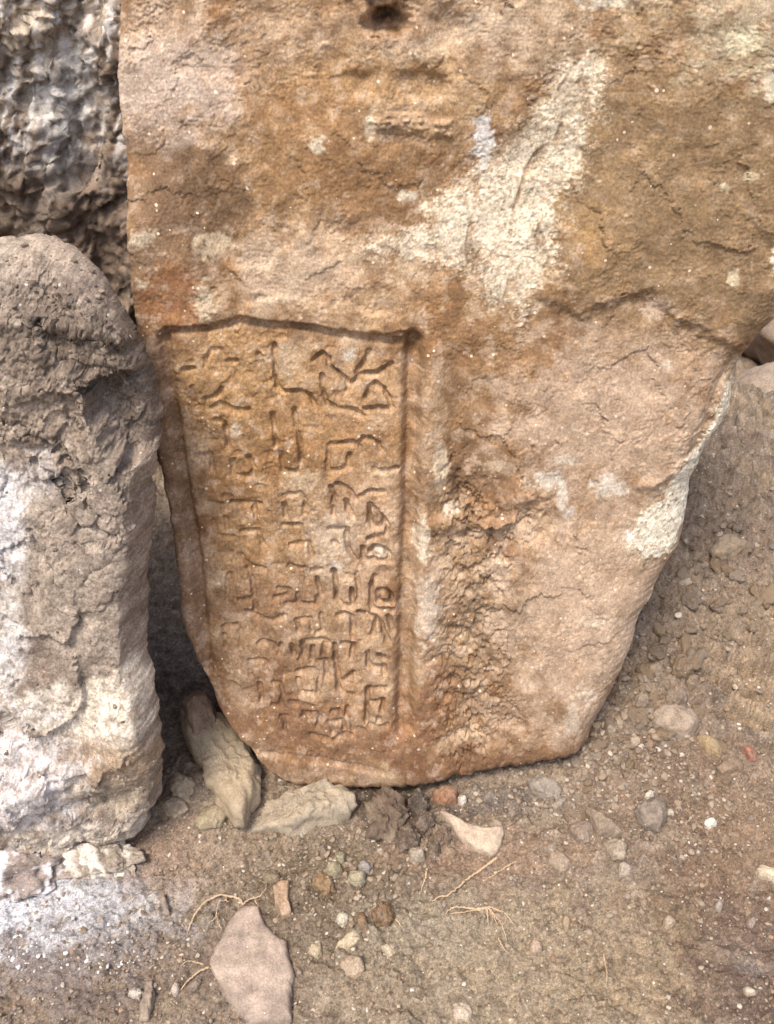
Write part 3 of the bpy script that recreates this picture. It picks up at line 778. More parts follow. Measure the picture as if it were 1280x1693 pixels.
# ------------------------------------------------------------------ left boulder
BOUL = Plane(0.80, 0.0, 9.0, yaw=0.0)
def boul_height(X, Y):
    wx = X + fbm2(X / 40, Y / 40, 140, 4) * 9; wy = Y + fbm2(X / 40, Y / 40, 144, 4) * 9
    def face(x0, y0, c, gx_, gy_): return c + gx_ * (wx - x0) + gy_ * (wy - y0)
    k = 1e-3
    h = face(120, 900, 0.018, 0.02 * k, 0.03 * k)                     # big front face
    xe = np.interp(Y, [740, 800, 900, 1000, 1100, 1180, 1230, 1330], [238, 215, 206, 203, 212, 240, 262, 270]).astype(np.float32)
    flank = 0.020 - 0.0011 * (X + (wx - X) * 0.6 - xe)
    for f in (face(100, 640, 0.030, -0.10 * k, 0.42 * k),              # shoulder leaning back
              face(160, 560, 0.030, -0.62 * k, 0.35 * k),              # upper right chamfer
              face(60, 470, 0.012, 0.05 * k, 1.25 * k),                # top
              face(60, 1250, 0.040, -0.06 * k, -0.30 * k),             # underside
              face(0, 1130, 0.030, 0.42 * k, 0.05 * k), flank):
        d = h - f; h = np.where(d > 0, f + 0.12 * np.clip(d, 0, 0.004), h)
    h = h + fbm2(X / 150, Y / 150, 150, 3, 0.5) * 0.006
    # ledge and recess
    h = h - 0.022 * sstep(-14, 16, poly_sd(wx, wy, [(60, 545), (150, 560), (235, 590), (235, 632), (150, 628), (90, 605)]))
    h = h - 0.050 * sstep(-6, 14, poly_sd(wx, wy, [(134, 640), (200, 622), (270, 640), (275, 760), (215, 770), (178, 730), (152, 690)]))
    h = h + 0.010 * np.exp(-(pl_dist(wx, wy, [(40, 650), (90, 635), (132, 640), (148, 690), (160, 740)]) / 16) ** 2)
    # fracture lines
    for ln in ([(55, 870), (95, 935), (120, 985), (135, 1010)], [(150, 940), (185, 915), (205, 890)], [(140, 770), (150, 830), (170, 850)], [(0, 930), (40, 960), (60, 1010)], [(60, 760), (110, 800), (140, 860), (200, 880)], [(10, 690), (70, 720), (120, 760)]):
        h = h - 0.008 * np.exp(-(pl_dist(X + (wx - X) * 0.8, Y + (wy - Y) * 0.8, ln) / 2.6) ** 2)
    # swelling at the lower left, with the diagonal seam
    sm = pl_dist(wx, wy, [(-20, 1140), (20, 1190), (60, 1250), (110, 1290), (160, 1260)])
    h = h - 0.012 * np.exp(-(sm / 10) ** 2)
    h = h + 0.015 * np.exp(-(((X - 60) / 100) ** 2 + ((Y - 1300) / 90) ** 2))
    h = h + 0.016 * np.exp(-(((X - 230) / 70) ** 2 + ((Y - 1190) / 60) ** 2))
    h = h - 0.020 * np.exp(-(((X - 165) / 60) ** 2 + ((Y - 1320) / 26) ** 2))
    lw = sstep(1060, 1130, Y)
    return h
def boul_detail(P, X, Y):
    up = sstep(840, 620, Y); lo = sstep(1200, 1330, Y)
    fx = X + fbm2(X / 36, Y / 36, 191, 4, 0.6) * 14; fy = Y + fbm2(X / 36, Y / 36, 194, 4, 0.6) * 14
    d = facets2(fx / 105, fy / 90, 71, 1.0, 0.5) * (0.009 + 0.006 * up + 0.006 * lo)
    d = d + facets2(fx / 36, fy / 30, 75, 1.0, 0.5) * (0.0022 + 0.0022 * up + 0.003 * lo)
    d = d + fbm3(P * 8, 301, 4, 0.5) * 0.006
    d = d + fbm3(P * np.array([32, 32, 40]), 311, 5, 0.62) * 0.0026 * (0.6 + 0.9 * up)
    d = d + fbm3(P * 140, 321, 3, 0.7) * 0.0012 * (0.5 + 1.3 * up)
    return d
def boul_colour(X, Y, h):
    a = np.empty(X.shape + (3,), np.float32)
    a[:] = lin(150, 132, 114)
    n = fbm2(X / 80, Y / 80, 160, 6, 0.6); m = fbm2(X / 30, Y / 30, 165, 5, 0.65)
    def mix(wt, c): a[:] = a * (1 - wt[..., None]) + lin(*c) * wt[..., None]
    mix(sstep(0, 0.8, n) * 0.6, (124, 104, 88)); mix(sstep(0, 0.8, -n) * 0.6, (172, 154, 134))
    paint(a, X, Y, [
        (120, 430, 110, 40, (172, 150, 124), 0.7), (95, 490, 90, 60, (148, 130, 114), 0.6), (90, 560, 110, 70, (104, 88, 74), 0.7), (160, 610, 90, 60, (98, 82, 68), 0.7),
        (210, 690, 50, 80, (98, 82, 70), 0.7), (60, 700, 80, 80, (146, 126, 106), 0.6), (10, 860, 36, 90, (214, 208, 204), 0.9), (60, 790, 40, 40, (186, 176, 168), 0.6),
        (150, 870, 90, 70, (160, 142, 124), 0.6), (130, 1000, 90, 60, (168, 150, 130), 0.6), (20, 1000, 30, 50, (192, 184, 174), 0.6), (14, 1090, 40, 80, (216, 208, 200), 0.85),
        (90, 1090, 40, 40, (132, 112, 96), 0.6), (150, 1160, 130, 46, (222, 206, 182), 0.95), (60, 1160, 50, 40, (220, 208, 192), 0.8), (200, 1130, 50, 30, (224, 208, 184), 0.8), (190, 1235, 90, 36, (172, 142, 108), 0.8),
        (40, 1280, 110, 90, (218, 208, 202), 0.9), (120, 1290, 40, 40, (190, 184, 182), 0.7), (200, 1300, 70, 40, (172, 152, 124), 0.7), (120, 1390, 110, 30, (216, 200, 178), 0.85), (220, 1360, 40, 40, (192, 174, 152), 0.7),
    ], 170, 45, 0.5, 0.6)
    sp = fbm2(X / 6, Y / 6, 176, 3, 0.75); a *= (1 + 0.22 * np.clip(sp, -1, 1))[..., None]
    mix(sstep(0.3, 0.7, fbm2(X / 13, Y / 13, 177, 4, 0.65)) * 0.35, (186, 170, 150)); mix(sstep(0.3, 0.7, fbm2(X / 17, Y / 17, 187, 4, 0.65)) * 0.5, (112, 94, 80))
    lw = sstep(1060, 1140, Y) * sstep(0.1, 0.5, fbm2(X / 15, Y / 15, 175, 4, 0.65))
    mix(lw * 0.5, (150, 122, 98))
    a *= (1 + m * 0.22)[..., None]
    return np.clip(a, 0.02, 0.85)
bt = np.linspace(0, 1, 430)
bL = [(-210, 1440), (-250, 1150), (-260, 900), (-240, 700), (-200, 560), (-160, 470)]
bR = [(236, 1398), (222, 1368), (256, 1335), (264, 1240), (252, 1170), (234, 1090), (232, 1000), (236, 900), (246, 800), (246, 720), (238, 670), (222, 620), (206, 570)]
bB = [(-210, 1440), (-80, 1446), (0, 1448), (50, 1454), (100, 1452), (150, 1440), (190, 1424), (236, 1398)]
bT = [(-160, 470), (-80, 448), (0, 432), (50, 432), (105, 462), (155, 506), (206, 570)]
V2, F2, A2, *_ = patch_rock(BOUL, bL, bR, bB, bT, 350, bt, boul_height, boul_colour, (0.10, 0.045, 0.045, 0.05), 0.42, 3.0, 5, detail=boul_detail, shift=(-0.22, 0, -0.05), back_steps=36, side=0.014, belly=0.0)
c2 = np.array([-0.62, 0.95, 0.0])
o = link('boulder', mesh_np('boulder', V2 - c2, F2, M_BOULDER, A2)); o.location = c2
tag(o, 'big grey lime-whitened boulder standing left of the inscribed slab', 'boulder')

# ------------------------------------------------------------------ rock face behind, upper left
BACK = Plane(1.95, 0.0, 3.0)
def back_height(X, Y):
    wx = X + fbm2(X / 60, Y / 90, 240, 3) * 16
    h = fbm2(X / 220, Y / 300, 250, 4) * 0.05
    return h
def back_detail(P, X, Y):
    fx = X + fbm2(X / 20, Y / 20, 291, 4, 0.6) * 9; fy = Y + fbm2(X / 20, Y / 20, 294, 4, 0.6) * 9
    return facets2(fx / 62 + fy / 200, fy / 85, 81, 1.0, 0.7) * 0.020 + facets2(fx / 21, fy / 26, 85, 1.0, 0.6) * 0.006 + fbm3(P * 14, 341, 6, 0.66) * 0.016
def back_colour(X, Y, h):
    a = np.empty(X.shape + (3,), np.float32); a[:] = lin(132, 114, 98)
    n = fbm2(X / 45 + Y / 160, Y / 110, 260, 6, 0.62); m = fbm2(X / 18, Y / 26, 266, 4, 0.65)
    def mix(wt, c): a[:] = a * (1 - wt[..., None]) + lin(*c) * wt[..., None]
    mix(sstep(0.05, 0.6, n) * 0.75, (96, 82, 72)); mix(sstep(0.1, 0.6, -n) * 0.7, (172, 160, 150))
    paint(a, X, Y, [(100, 140, 46, 110, (202, 200, 198), 0.8), (60, 60, 60, 40, (188, 170, 148), 0.7), (110, 260, 30, 60, (192, 190, 188), 0.65), (20, 140, 40, 60, (158, 148, 138), 0.6), (60, 20, 50, 24, (204, 190, 172), 0.7), (150, 20, 40, 40, (196, 182, 166), 0.6),
                    (60, 330, 110, 60, (104, 88, 76), 0.7), (170, 380, 60, 70, (116, 98, 84), 0.6), (30, 240, 50, 40, (92, 78, 68), 0.6)], 270, 30, 0.5, 0.75)
    st_ = fbm2(X / 14 + Y / 90, Y / 70, 278, 5, 0.65)
    mix(sstep(0.15, 0.45, st_ + 0.25 * n) * 0.75 * sstep(330, 180, Y), (206, 204, 204)); mix(sstep(0.2, 0.5, -st_) * 0.6, (88, 74, 64))
    a *= (1 + m * 0.3)[..., None] * np.array([1.04, 0.99, 0.91], np.float32)
    return np.clip(a, 0.02, 0.8)
kL = [(-700, 760), (-760, 400), (-720, 0), (-640, -240)]
kR = [(420, 760), (440, 400), (420, 0), (340, -240)]
kB = [(-700, 760), (-100, 780), (420, 760)]
kT = [(-640, -240), (-150, -330), (340, -240)]
V3, F3, A3, *_ = patch_rock(BACK, kL, kR, kB, kT, 300, np.linspace(0, 1, 260), back_height, back_colour, (0.2, 0.12, 0.1, 0.2), 0.5, 6.0, 8, detail=back_detail)
c3 = np.array([-0.75, 2.1, 0.0])
o = link('rock_face', mesh_np('rock_face', V3 - c3, F3, M_BACK, A3)); o.location = c3
tag(o, 'dark rock face streaked with white minerals behind the boulder and slab', 'rock face')

# ------------------------------------------------------------------ loose stones with their own outline
def outlined_stone(name, label, cat, outline, height, tone, power=5.0, rough=0.06, lift=0.0, tilt=(0, 0), seed=1, rings=22, nang=104, mottled=0.25, group=None, facets=3, mat=None, blobs=None):
    """stone lying on the ground: plan outline from the photo, domed or flat top, rolled underside set into the soil"""
    pts = list(outline) + [outline[0]]
    p = np.array(pts, float)
    s = np.concatenate([[0], np.cumsum(np.linalg.norm(np.diff(p, axis=0), axis=1))])
    u = np.linspace(0, s[-1], nang, endpoint=False)
    q = np.stack([np.interp(u, s, p[:, 0]), np.interp(u, s, p[:, 1])], -1)
    q = 0.25 * np.roll(q, 1, 0) + 0.5 * q + 0.25 * np.roll(q, -1, 0)
    cen = q.mean(0)
    fn = lambda x, y: ground_macro(x, y) + lift + height * 0.35
    wv = unproject(q[:, 0], q[:, 1], fn=fn)
    cw = unproject(cen[0], cen[1], fn=fn)[0]
    zb = float(ground_h(np.array([cw[0]]), np.array([cw[1]]))[0]) + lift
    loc = np.array([cw[0], cw[1], zb])
    rel = wv[:, :2] - cw[:2]
    size = np.abs(rel).max()
    rng = random.Random(seed)
    fr = np.array([[rng.uniform(-1, 1), rng.uniform(-1, 1), rng.uniform(0.55, 0.95)] for _ in range(facets)])
    VV = []
    rr = np.concatenate([np.linspace(0.0, 0.82, rings - 8), 1 - (1 - np.linspace(0, 1, 9)[1:]) ** 2 * 0.18])
    for r in rr[1:]:
        z = height * max(0.0, 1 - r ** power) ** (1 / 2.4)
        VV.append(np.column_stack([rel * r, np.full(nang, z)]))
    for k, (sc, zz) in enumerate(((1.0, -0.15), (0.97, -0.45), (0.85, -0.8), (0.5, -1.0))):
        VV.append(np.column_stack([rel * sc, np.full(nang, zz * max(0.6 * height, 0.014))]))
    P = np.concatenate([[[0, 0, height]]] + VV)
    # planar chips on the top
    for fx, fy, fo in fr:
        e = (P[:, 0] * fx + P[:, 1] * fy) / (size + 1e-9) * 0.8 + P[:, 2] / height * 0.7 - fo
        P[:, 2] -= np.where(P[:, 2] > 0, np.clip(e, 0, 1) * height * 0.75, 0)
    P[:, 2] += P[:, 0] * tilt[0] + P[:, 1] * tilt[1]
    nz = fbm3(P / size * 2.2 + seed * 3.3, seed, 5, 0.55)
    nrm = P - np.array([0, 0, -height * 0.2]); nrm /= np.linalg.norm(nrm, axis=1)[:, None] + 1e-9
    nz2 = fbm3(P * 55 + seed, seed + 4, 4, 0.6)
    P = P + nrm * (nz * rough * min(size, height * 2.2) * 1.2 + nz2 * min(0.0035, 0.07 * height))[:, None]
    tris = []; quads = []
    nr = len(VV)
    ids = 1 + np.arange(nr * nang).reshape(nr, nang)
    nx = np.roll(ids, -1, 1)
    F_ = [np.stack([ids[k], ids[k + 1], nx[k + 1], nx[k]], -1) for k in range(nr - 1)]
    F_ = np.concatenate(F_)
    cap = np.stack([np.zeros(nang, int), np.zeros(nang, int), ids[0], nx[0]], -1)
    # triangles written through bmesh-free lists
    faces = [tuple(f) for f in F_] + [(0, int(a), int(b)) for a, b in zip(ids[0], nx[0])] + [tuple(int(i) for i in ids[-1][::-1])]
    me = bpy.data.meshes.new(name); me.from_pydata(P.tolist(), [], faces); me.update()
    me.polygons.foreach_set('use_smooth', np.full(len(me.polygons), True))
    a = lin(*tone)[None] * (1 + mottled * fbm3(P / size * 3.0, seed + 9, 4, 0.6))[:, None]
    dust = sstep(-0.1, 0.6, fbm3(P / size * 1.7, seed + 13, 4, 0.6)) * 0.35
    a = a * (1 - dust[:, None]) + lin(172, 152, 126)[None] * dust[:, None]
    at = me.color_attributes.new('albedo', 'FLOAT_COLOR', 'POINT')
    c = np.ones((len(P), 4), np.float32); c[:, :3] = np.clip(a * 0.9, 0.01, 0.85); at.data.foreach_set('color', c.ravel())
    me.materials.append(mat or M_STONE)
    o = link(name, me); o.location = loc
    return tag(o, label, cat, group)

def ell(cx, cy, rx, ry, ang=0, seed=0, n=11, j=0.14):
    rng = random.Random(seed * 7 + int(cx)); a = R(ang); out = []
    for k in range(n):
        t = 2 * math.pi * k / n; q = 1 + rng.uniform(-j, j)
        x = rx * q * math.cos(t); y = ry * q * math.sin(t)
        out.append((cx + x * math.cos(a) - y * math.sin(a), cy + x * math.sin(a) + y * math.cos(a)))
    return out

ST = outlined_stone
ST('flat_stone', 'large flat pinkish grey stone flake lying at the bottom of the photo', 'stone', [(408, 1500), (428, 1502), (440, 1530), (455, 1550), (476, 1560), (482, 1590), (490, 1617), (484, 1630), (484, 1688), (470, 1695), (440, 1690), (415, 1694), (395, 1680), (370, 1645), (350, 1605), (347, 1595), (355, 1565), (375, 1535), (390, 1512)], 0.022, (166, 144, 126), 14, 0.05, -0.004, (0.05, 0.03), 3, facets=1, mottled=0.34, nang=260, rings=60)
ST('pointed_stone', 'pale pointed stone flake just below the foot of the slab', 'stone', [(726, 1343), (745, 1350), (762, 1360), (790, 1370), (802, 1376), (834, 1371), (831, 1393), (818, 1413), (792, 1405), (765, 1385), (745, 1366)], 0.026, (190, 166, 140), 7, 0.07, 0, (0.1, 0.1), 4, facets=2)
ST('small_stone', 'small rounded stone touching the broad end of the pale pointed flake', 'stone', ell(822, 1364, 13, 10, 0, 1), 0.018, (160, 138, 116), 3, 0.1, seed=5)
ST('long_stone', 'long tan stone wedged slantwise under the slab corner', 'stone', [(303, 1206), (332, 1192), (372, 1205), (412, 1246), (432, 1280), (430, 1310), (416, 1340), (404, 1372), (388, 1366), (357, 1316), (327, 1268), (307, 1236)], 0.05, (176, 154, 122), 5, 0.09, -0.002, (-0.05, 0.05), 6, facets=2, nang=160, rings=40)
ST('block_stone', 'pale block-like stone lying along the foot of the slab', 'stone', [(402, 1328), (440, 1318), (475, 1312), (545, 1300), (580, 1308), (594, 1328), (572, 1350), (522, 1362), (482, 1372), (440, 1367), (404, 1364)], 0.05, (172, 154, 128), 7, 0.10, -0.006, (0, 0.0), 7, facets=3, nang=160, rings=40)
ST('knob_stone', 'rounded brown stone perched in the gap above the long tan stone', 'stone', [(302, 1162), (315, 1146), (335, 1146), (352, 1165), (357, 1185), (345, 1201), (320, 1205), (305, 1186)], 0.075, (150, 122, 98), 2.6, 0.08, 0.07, seed=8)
ST('buried_stone', 'dusty rounded stone half buried beside the boulder foot, upper one', 'stone', ell(305, 1305, 24, 22, 0, 3), 0.035, (164, 144, 116), 2.6, 0.1, -0.004, seed=9)
ST('buried_stone', 'dusty flat stone half buried beside the boulder foot, lower one', 'stone', ell(293, 1336, 22, 17, 10, 4), 0.026, (160, 140, 114), 3, 0.1, -0.004, seed=10)
ST('buried_stone', 'smooth dusty hump of stone left of the long tan stone', 'stone', ell(352, 1352, 22, 30, 60, 5), 0.02, (162, 144, 112), 3, 0.08, -0.004, seed=11)
ST('angular_stone', 'dark grey five-sided stone right of the slab foot', 'stone', [(1048, 1342), (1066, 1328), (1085, 1324), (1099, 1340), (1102, 1354), (1086, 1380), (1070, 1373), (1055, 1357)], 0.04, (138, 122, 106), 3.2, 0.05, seed=12, facets=4)
ST('small_stone', 'small white stone behind the dark five-sided stone', 'stone', ell(1073, 1318, 9, 7, 0, 6), 0.016, (206, 192, 172), 3, 0.1, seed=13)
ST('small_stone', 'small pale stone at the right tip of the dark five-sided stone', 'stone', ell(1107, 1347, 7, 6, 0, 7), 0.012, (200, 184, 162), 3, 0.1, seed=14)
ST('round_stone', 'smooth brown stone with rounded top left of the narrow leaning flake', 'stone', [(934, 1360), (950, 1353), (975, 1356), (983, 1372), (979, 1390), (965, 1394), (944, 1380)], 0.035, (150, 128, 108), 3.2, 0.05, seed=15)
ST('narrow_stone', 'narrow leaning brown flake right of the smooth brown stone', 'stone', [(968, 1338), (984, 1344), (1010, 1363), (1032, 1381), (1014, 1384), (986, 1379), (976, 1358)], 0.032, (146, 126, 104), 4, 0.08, 0, (-0.2, 0.3), 16)
ST('flat_stone', 'grey flat stone embedded in dirt at the right of the slab foot', 'stone', [(872, 1291), (888, 1282), (915, 1285), (931, 1300), (928, 1319), (902, 1313), (880, 1308)], 0.024, (146, 132, 116), 6, 0.07, 0, (0.0, 0.25), 17)
ST('flat_stone', 'thin grey sliver below the embedded grey flat stone', 'stone', [(912, 1330), (928, 1318), (940, 1316), (930, 1332), (918, 1338)], 0.014, (158, 142, 122), 5, 0.08, seed=18)
ST('angular_stone', 'large angular tan stone on the slope right of the slab', 'stone', [(1078, 1180), (1090, 1172), (1130, 1170), (1148, 1180), (1157, 1196), (1146, 1210), (1133, 1218), (1110, 1208), (1085, 1198)], 0.04, (162, 140, 118), 5, 0.07, 0, (0, 0.2), 19, facets=4)
ST('long_stone', 'yellowish elongated stone beside the clay wheel marks', 'stone', [(1152, 1213), (1165, 1211), (1190, 1222), (1198, 1238), (1190, 1247), (1170, 1240)], 0.026, (168, 140, 100), 3, 0.06, seed=20)
ST('round_stone', 'rounded brown stone left of the red brick fragment', 'stone', [(1184, 1270), (1195, 1256), (1214, 1250), (1231, 1262), (1225, 1279), (1196, 1282)], 0.03, (146, 120, 94), 3, 0.07, seed=21)
ST('brick_fragment', 'small red brick fragment lying on the slope at right', 'brick fragment', [(1224, 1239), (1234, 1234), (1246, 1241), (1256, 1250), (1250, 1257), (1236, 1259)], 0.02, (158, 104, 84), 5, 0.12, 0.0, seed=22, mottled=0.3)
ST('round_stone', 'egg-shaped tan stone below the smooth brown stone', 'stone', [(904, 1414), (910, 1402), (926, 1402), (940, 1413), (946, 1426), (936, 1440), (920, 1438), (905, 1426)], 0.026, (160, 136, 112), 3, 0.07, seed=23)
ST('small_stone', 'small round stone leaning on the egg-shaped tan stone', 'stone', ell(912, 1400, 9, 9, 0, 8), 0.02, (166, 146, 124), 2.6, 0.08, 0.006, seed=24)
ST('buried_stone', 'flat stone mostly buried below the narrow leaning flake', 'stone', [(994, 1395), (1020, 1390), (1035, 1405), (1030, 1430), (1010, 1428)], 0.014, (164, 146, 122), 6, 0.08, seed=25)
ST('small_stone', 'pale blocky stone between the buried flat stone and the wide dirt', 'stone', ell(1031, 1440, 11, 11, 0, 9), 0.02, (178, 160, 138), 4, 0.09, seed=26)
ST('pale_stone', 'pale bone-like stone at the right edge of the photo', 'stone', [(1250, 1434), (1258, 1427), (1272, 1432), (1300, 1446), (1306, 1458), (1290, 1462), (1268, 1450), (1254, 1446)], 0.022, (204, 182, 150), 3, 0.06, seed=27)
ST('small_stone', 'white quartz-like pebble on reddish dirt right of the five-sided stone', 'stone', ell(1174, 1363, 10, 8, 0, 10), 0.016, (214, 202, 184), 3, 0.1, seed=28)
ST('pale_stone', 'pale cube-shaped stone below the dark clods', 'stone', [(676, 1402), (690, 1396), (702, 1405), (703, 1420), (690, 1427), (677, 1420)], 0.03, (168, 152, 130), 4, 0.07, seed=29)
ST('long_stone', 'pale finger-shaped stone right of the large flat flake', 'stone', [(548, 1583), (556, 1560), (572, 1544), (588, 1532), (598, 1537), (599, 1551), (582, 1566), (556, 1583)], 0.022, (186, 166, 132), 4, 0.06, seed=30)
ST('pale_stone', 'pale squarish stone below the finger-shaped stone', 'stone', [(560, 1592), (575, 1580), (600, 1585), (603, 1604), (590, 1614), (562, 1610)], 0.028, (180, 154, 126), 4, 0.07, seed=31)
ST('pale_stone', 'pale wedge stone left of the finger-shaped stone', 'stone', [(507, 1576), (515, 1563), (531, 1560), (533, 1578), (526, 1587)], 0.018, (176, 158, 124), 5, 0.07, seed=32)
ST('small_stone', 'small white split stone above the finger-shaped stone', 'stone', ell(566, 1520, 11, 11, 0, 11), 0.018, (198, 184, 156), 3, 0.1, seed=33)
ST('pale_stone', 'pale triangular chip right of the finger-shaped stone', 'stone', [(628, 1562), (645, 1558), (661, 1559), (652, 1578), (640, 1582)], 0.014, (188, 168, 138), 6, 0.06, seed=34)
ST('dirt_clod', 'reddish brown earth clod upper right of the finger-shaped stone', 'clod', ell(634, 1510, 19, 20, 0, 12), 0.03, (126, 96, 68), 2.4, 0.16, seed=35)
ST('dirt_clod', 'brown earth clod beside the small white split stone', 'clod', ell(599, 1524, 9, 16, -20, 13), 0.02, (138, 108, 78), 3, 0.12, seed=36)
ST('dirt_clod', 'orange brown clod among gravel below the block-like stone', 'clod', ell(535, 1458, 19, 15, 0, 14), 0.025, (142, 112, 78), 2.5, 0.14, seed=37)
for i, (x, y, rx, ry, c, lb) in enumerate([
    (638, 1352, 34, 34, (116, 96, 78), 'largest dark clod crumbling out from under the slab foot'),
    (672, 1386, 22, 20, (104, 86, 72), 'dark clod above the pale cube-shaped stone'),
    (703, 1362, 18, 17, (110, 92, 78), 'dark crumbly clod beneath the middle of the slab'),
    (727, 1380, 20, 17, (120, 98, 80), 'dark brown clod left of the pale pointed flake'),
    (716, 1404, 11, 13, (104, 88, 72), 'small dark clod right of the pale cube-shaped stone'),
    (692, 1335, 16, 12, (92, 80, 70), 'blackish clod deepest in the hollow under the slab')]):
    ST('dirt_clod', lb, 'clod', ell(x, y, rx, ry, 0, i), 0.034 if rx > 15 else 0.02, c, 2.2, 0.2, 0, seed=40 + i)
ST('brick_fragment', 'reddish brown brick-like piece tucked under the slab foot', 'brick fragment', [(714, 1314), (735, 1308), (758, 1307), (756, 1322), (735, 1328), (720, 1326)], 0.035, (164, 118, 88), 6, 0.07, 0, seed=47)
ST('small_stone', 'small white stone right of the brick-like piece under the slab', 'stone', ell(764, 1320, 9, 7, 0, 15), 0.018, (206, 194, 178), 3, 0.1, seed=48)
ST('small_stone', 'round grey stone beneath the slab edge, right of the white one', 'stone', ell(808, 1316, 11, 9, 0, 16), 0.02, (138, 124, 110), 2.6, 0.08, seed=49)
ST('flat_stone', 'reddish flat piece above and right of the large flat flake', 'stone', [(452, 1470), (466, 1460), (480, 1458), (478, 1490), (484, 1515), (468, 1522), (456, 1500)], 0.014, (170, 138, 108), 7, 0.06, seed=50)
ST('small_stone', 'grey upright sliver in fine gravel near the boulder', 'stone', [(263, 1478), (271, 1474), (278, 1494), (280, 1510), (272, 1508), (266, 1494)], 0.014, (146, 128, 112), 4, 0.06, seed=51)
ST('flat_stone', 'thin grey flake at the bottom left of the photo', 'stone', [(243, 1612), (254, 1618), (256, 1645), (248, 1690), (232, 1692), (230, 1668), (242, 1640)], 0.018, (150, 130, 112), 5, 0.08, 0, (0.3, 0), 52)
ST('small_stone', 'whitish crumbly lump left of the thin grey flake', 'stone', ell(226, 1645, 12, 9, 0, 17), 0.014, (190, 176, 160), 3, 0.12, seed=53)
ST('small_stone', 'oval grey stone under the arching dry roots', 'stone', ell(342, 1522, 13, 17, 20, 18), 0.018, (138, 124, 104), 3, 0.08, seed=54)
ST('small_stone', 'oval pebble left of the large flat flake, below the dry root', 'stone', ell(322, 1627, 13, 9, -40, 19), 0.016, (140, 122, 106), 3, 0.08, seed=55)
ST('small_stone', 'pale stub of stone at the lower end of the dry root', 'stone', ell(291, 1636, 7, 11, 20, 20), 0.014, (186, 168, 150), 3, 0.1, seed=56)
ST('pale_stone', 'pale half-buried stone on the bottom edge of the photo', 'stone', ell(764, 1672, 17, 17, 0, 21), 0.016, (190, 170, 146), 4, 0.08, seed=57)
ST('small_stone', 'upright oval pebble in the dark dirt at lower right', 'stone', ell(1188, 1498, 6, 11, 0, 22), 0.016, (170, 154, 138), 2.6, 0.06, seed=58)
ST('small_stone', 'blocky grey pebble right of the upright oval pebble', 'stone', ell(1242, 1525, 8, 9, 0, 23), 0.014, (160, 140, 122), 5, 0.08, seed=59)
ST('small_stone', 'pale angular pebble on the open dirt at lower right', 'stone', ell(1105, 1527, 9, 9, 0, 24), 0.016, (178, 156, 128), 4, 0.09, seed=60)
ST('small_stone', 'pale elongated pebble near the bottom right corner', 'stone', ell(1237, 1641, 12, 6, 25, 25), 0.012, (188, 170, 146), 3, 0.08, seed=61)
ST('small_stone', 'tan upright oval pebble on the dirt below the egg-shaped stone', 'stone', ell(936, 1527, 7, 13, 0, 26), 0.014, (164, 140, 110), 2.8, 0.06, seed=62)
ST('small_stone', 'pinkish blocky pebble left of the tan upright oval pebble', 'stone', ell(886, 1566, 10, 9, 0, 27), 0.016, (180, 152, 128), 4, 0.09, seed=63)
ST('round_stone', 'round brown stone on the slope above the large angular tan stone', 'stone', ell(1145, 1126, 12, 12, 0, 28), 0.028, (142, 120, 98), 2.5, 0.06, seed=64)
ST('dirt_clod', 'brown lump of earth left of the round brown stone on the slope', 'clod', ell(1128, 1104, 20, 15, 20, 29), 0.035, (132, 108, 84), 2.4, 0.14, seed=65)
ST('dirt_clod', 'grey lump of earth directly behind the large angular tan stone', 'clod', ell(1118, 1152, 22, 14, 10, 30), 0.035, (142, 122, 102), 2.4, 0.14, seed=66)
ST('round_stone', 'round tan stone left of the large angular tan stone', 'stone', ell(1060, 1158, 13, 12, 0, 31), 0.026, (150, 130, 108), 2.6, 0.08, seed=67)
ST('small_stone', 'brown flat stone touching the slab edge on the slope', 'stone', ell(1082, 1110, 14, 10, 0, 32), 0.02, (152, 130, 106), 3.5, 0.08, seed=68)
ST('small_stone', 'small stone close against the slab right of its foot', 'stone', ell(1010, 1206, 9, 9, 0, 33), 0.02, (150, 130, 110), 2.6, 0.08, seed=69)
ST('small_stone', 'pale chip lying beside the slab edge high on the slope', 'stone', ell(1134, 964, 13, 6, 5, 34), 0.016, (184, 164, 138), 4, 0.08, seed=70)
ST('small_stone', 'tan blocky stone on the slope below the large angular tan stone', 'stone', ell(1050, 1226, 9, 9, 0, 35), 0.018, (172, 150, 126), 4, 0.08, seed=71)
ST('buried_stone', 'flat dirt-coated stone in the slope above the wheel marks', 'stone', ell(1205, 905, 30, 18, -20, 36), 0.03, (164, 140, 112), 4, 0.08, seed=72)
for i, (x, y, rx, ry, c, lb) in enumerate([
    (553, 1440, 13, 11, (156, 142, 110), 'grey-green gravel stone left of a second one below the block-like stone'),
    (590, 1452, 15, 12, (160, 148, 116), 'yellowish gravel stone below the right end of the block-like stone'),
    (604, 1433, 12, 9, (152, 144, 136), 'bluish grey gravel stone below the right end of the block-like stone'),
    (563, 1417, 9, 11, (148, 138, 108), 'upright oval gravel stone nearest below the block-like stone'),
    (450, 1450, 14, 12, (142, 124, 98), 'dull gravel lump above the reddish flat piece')]):
    ST('gravel_stone', lb, 'stone', ell(x, y, rx, ry, 0, 40 + i), 0.02, c, 2.8, 0.1, seed=80 + i)
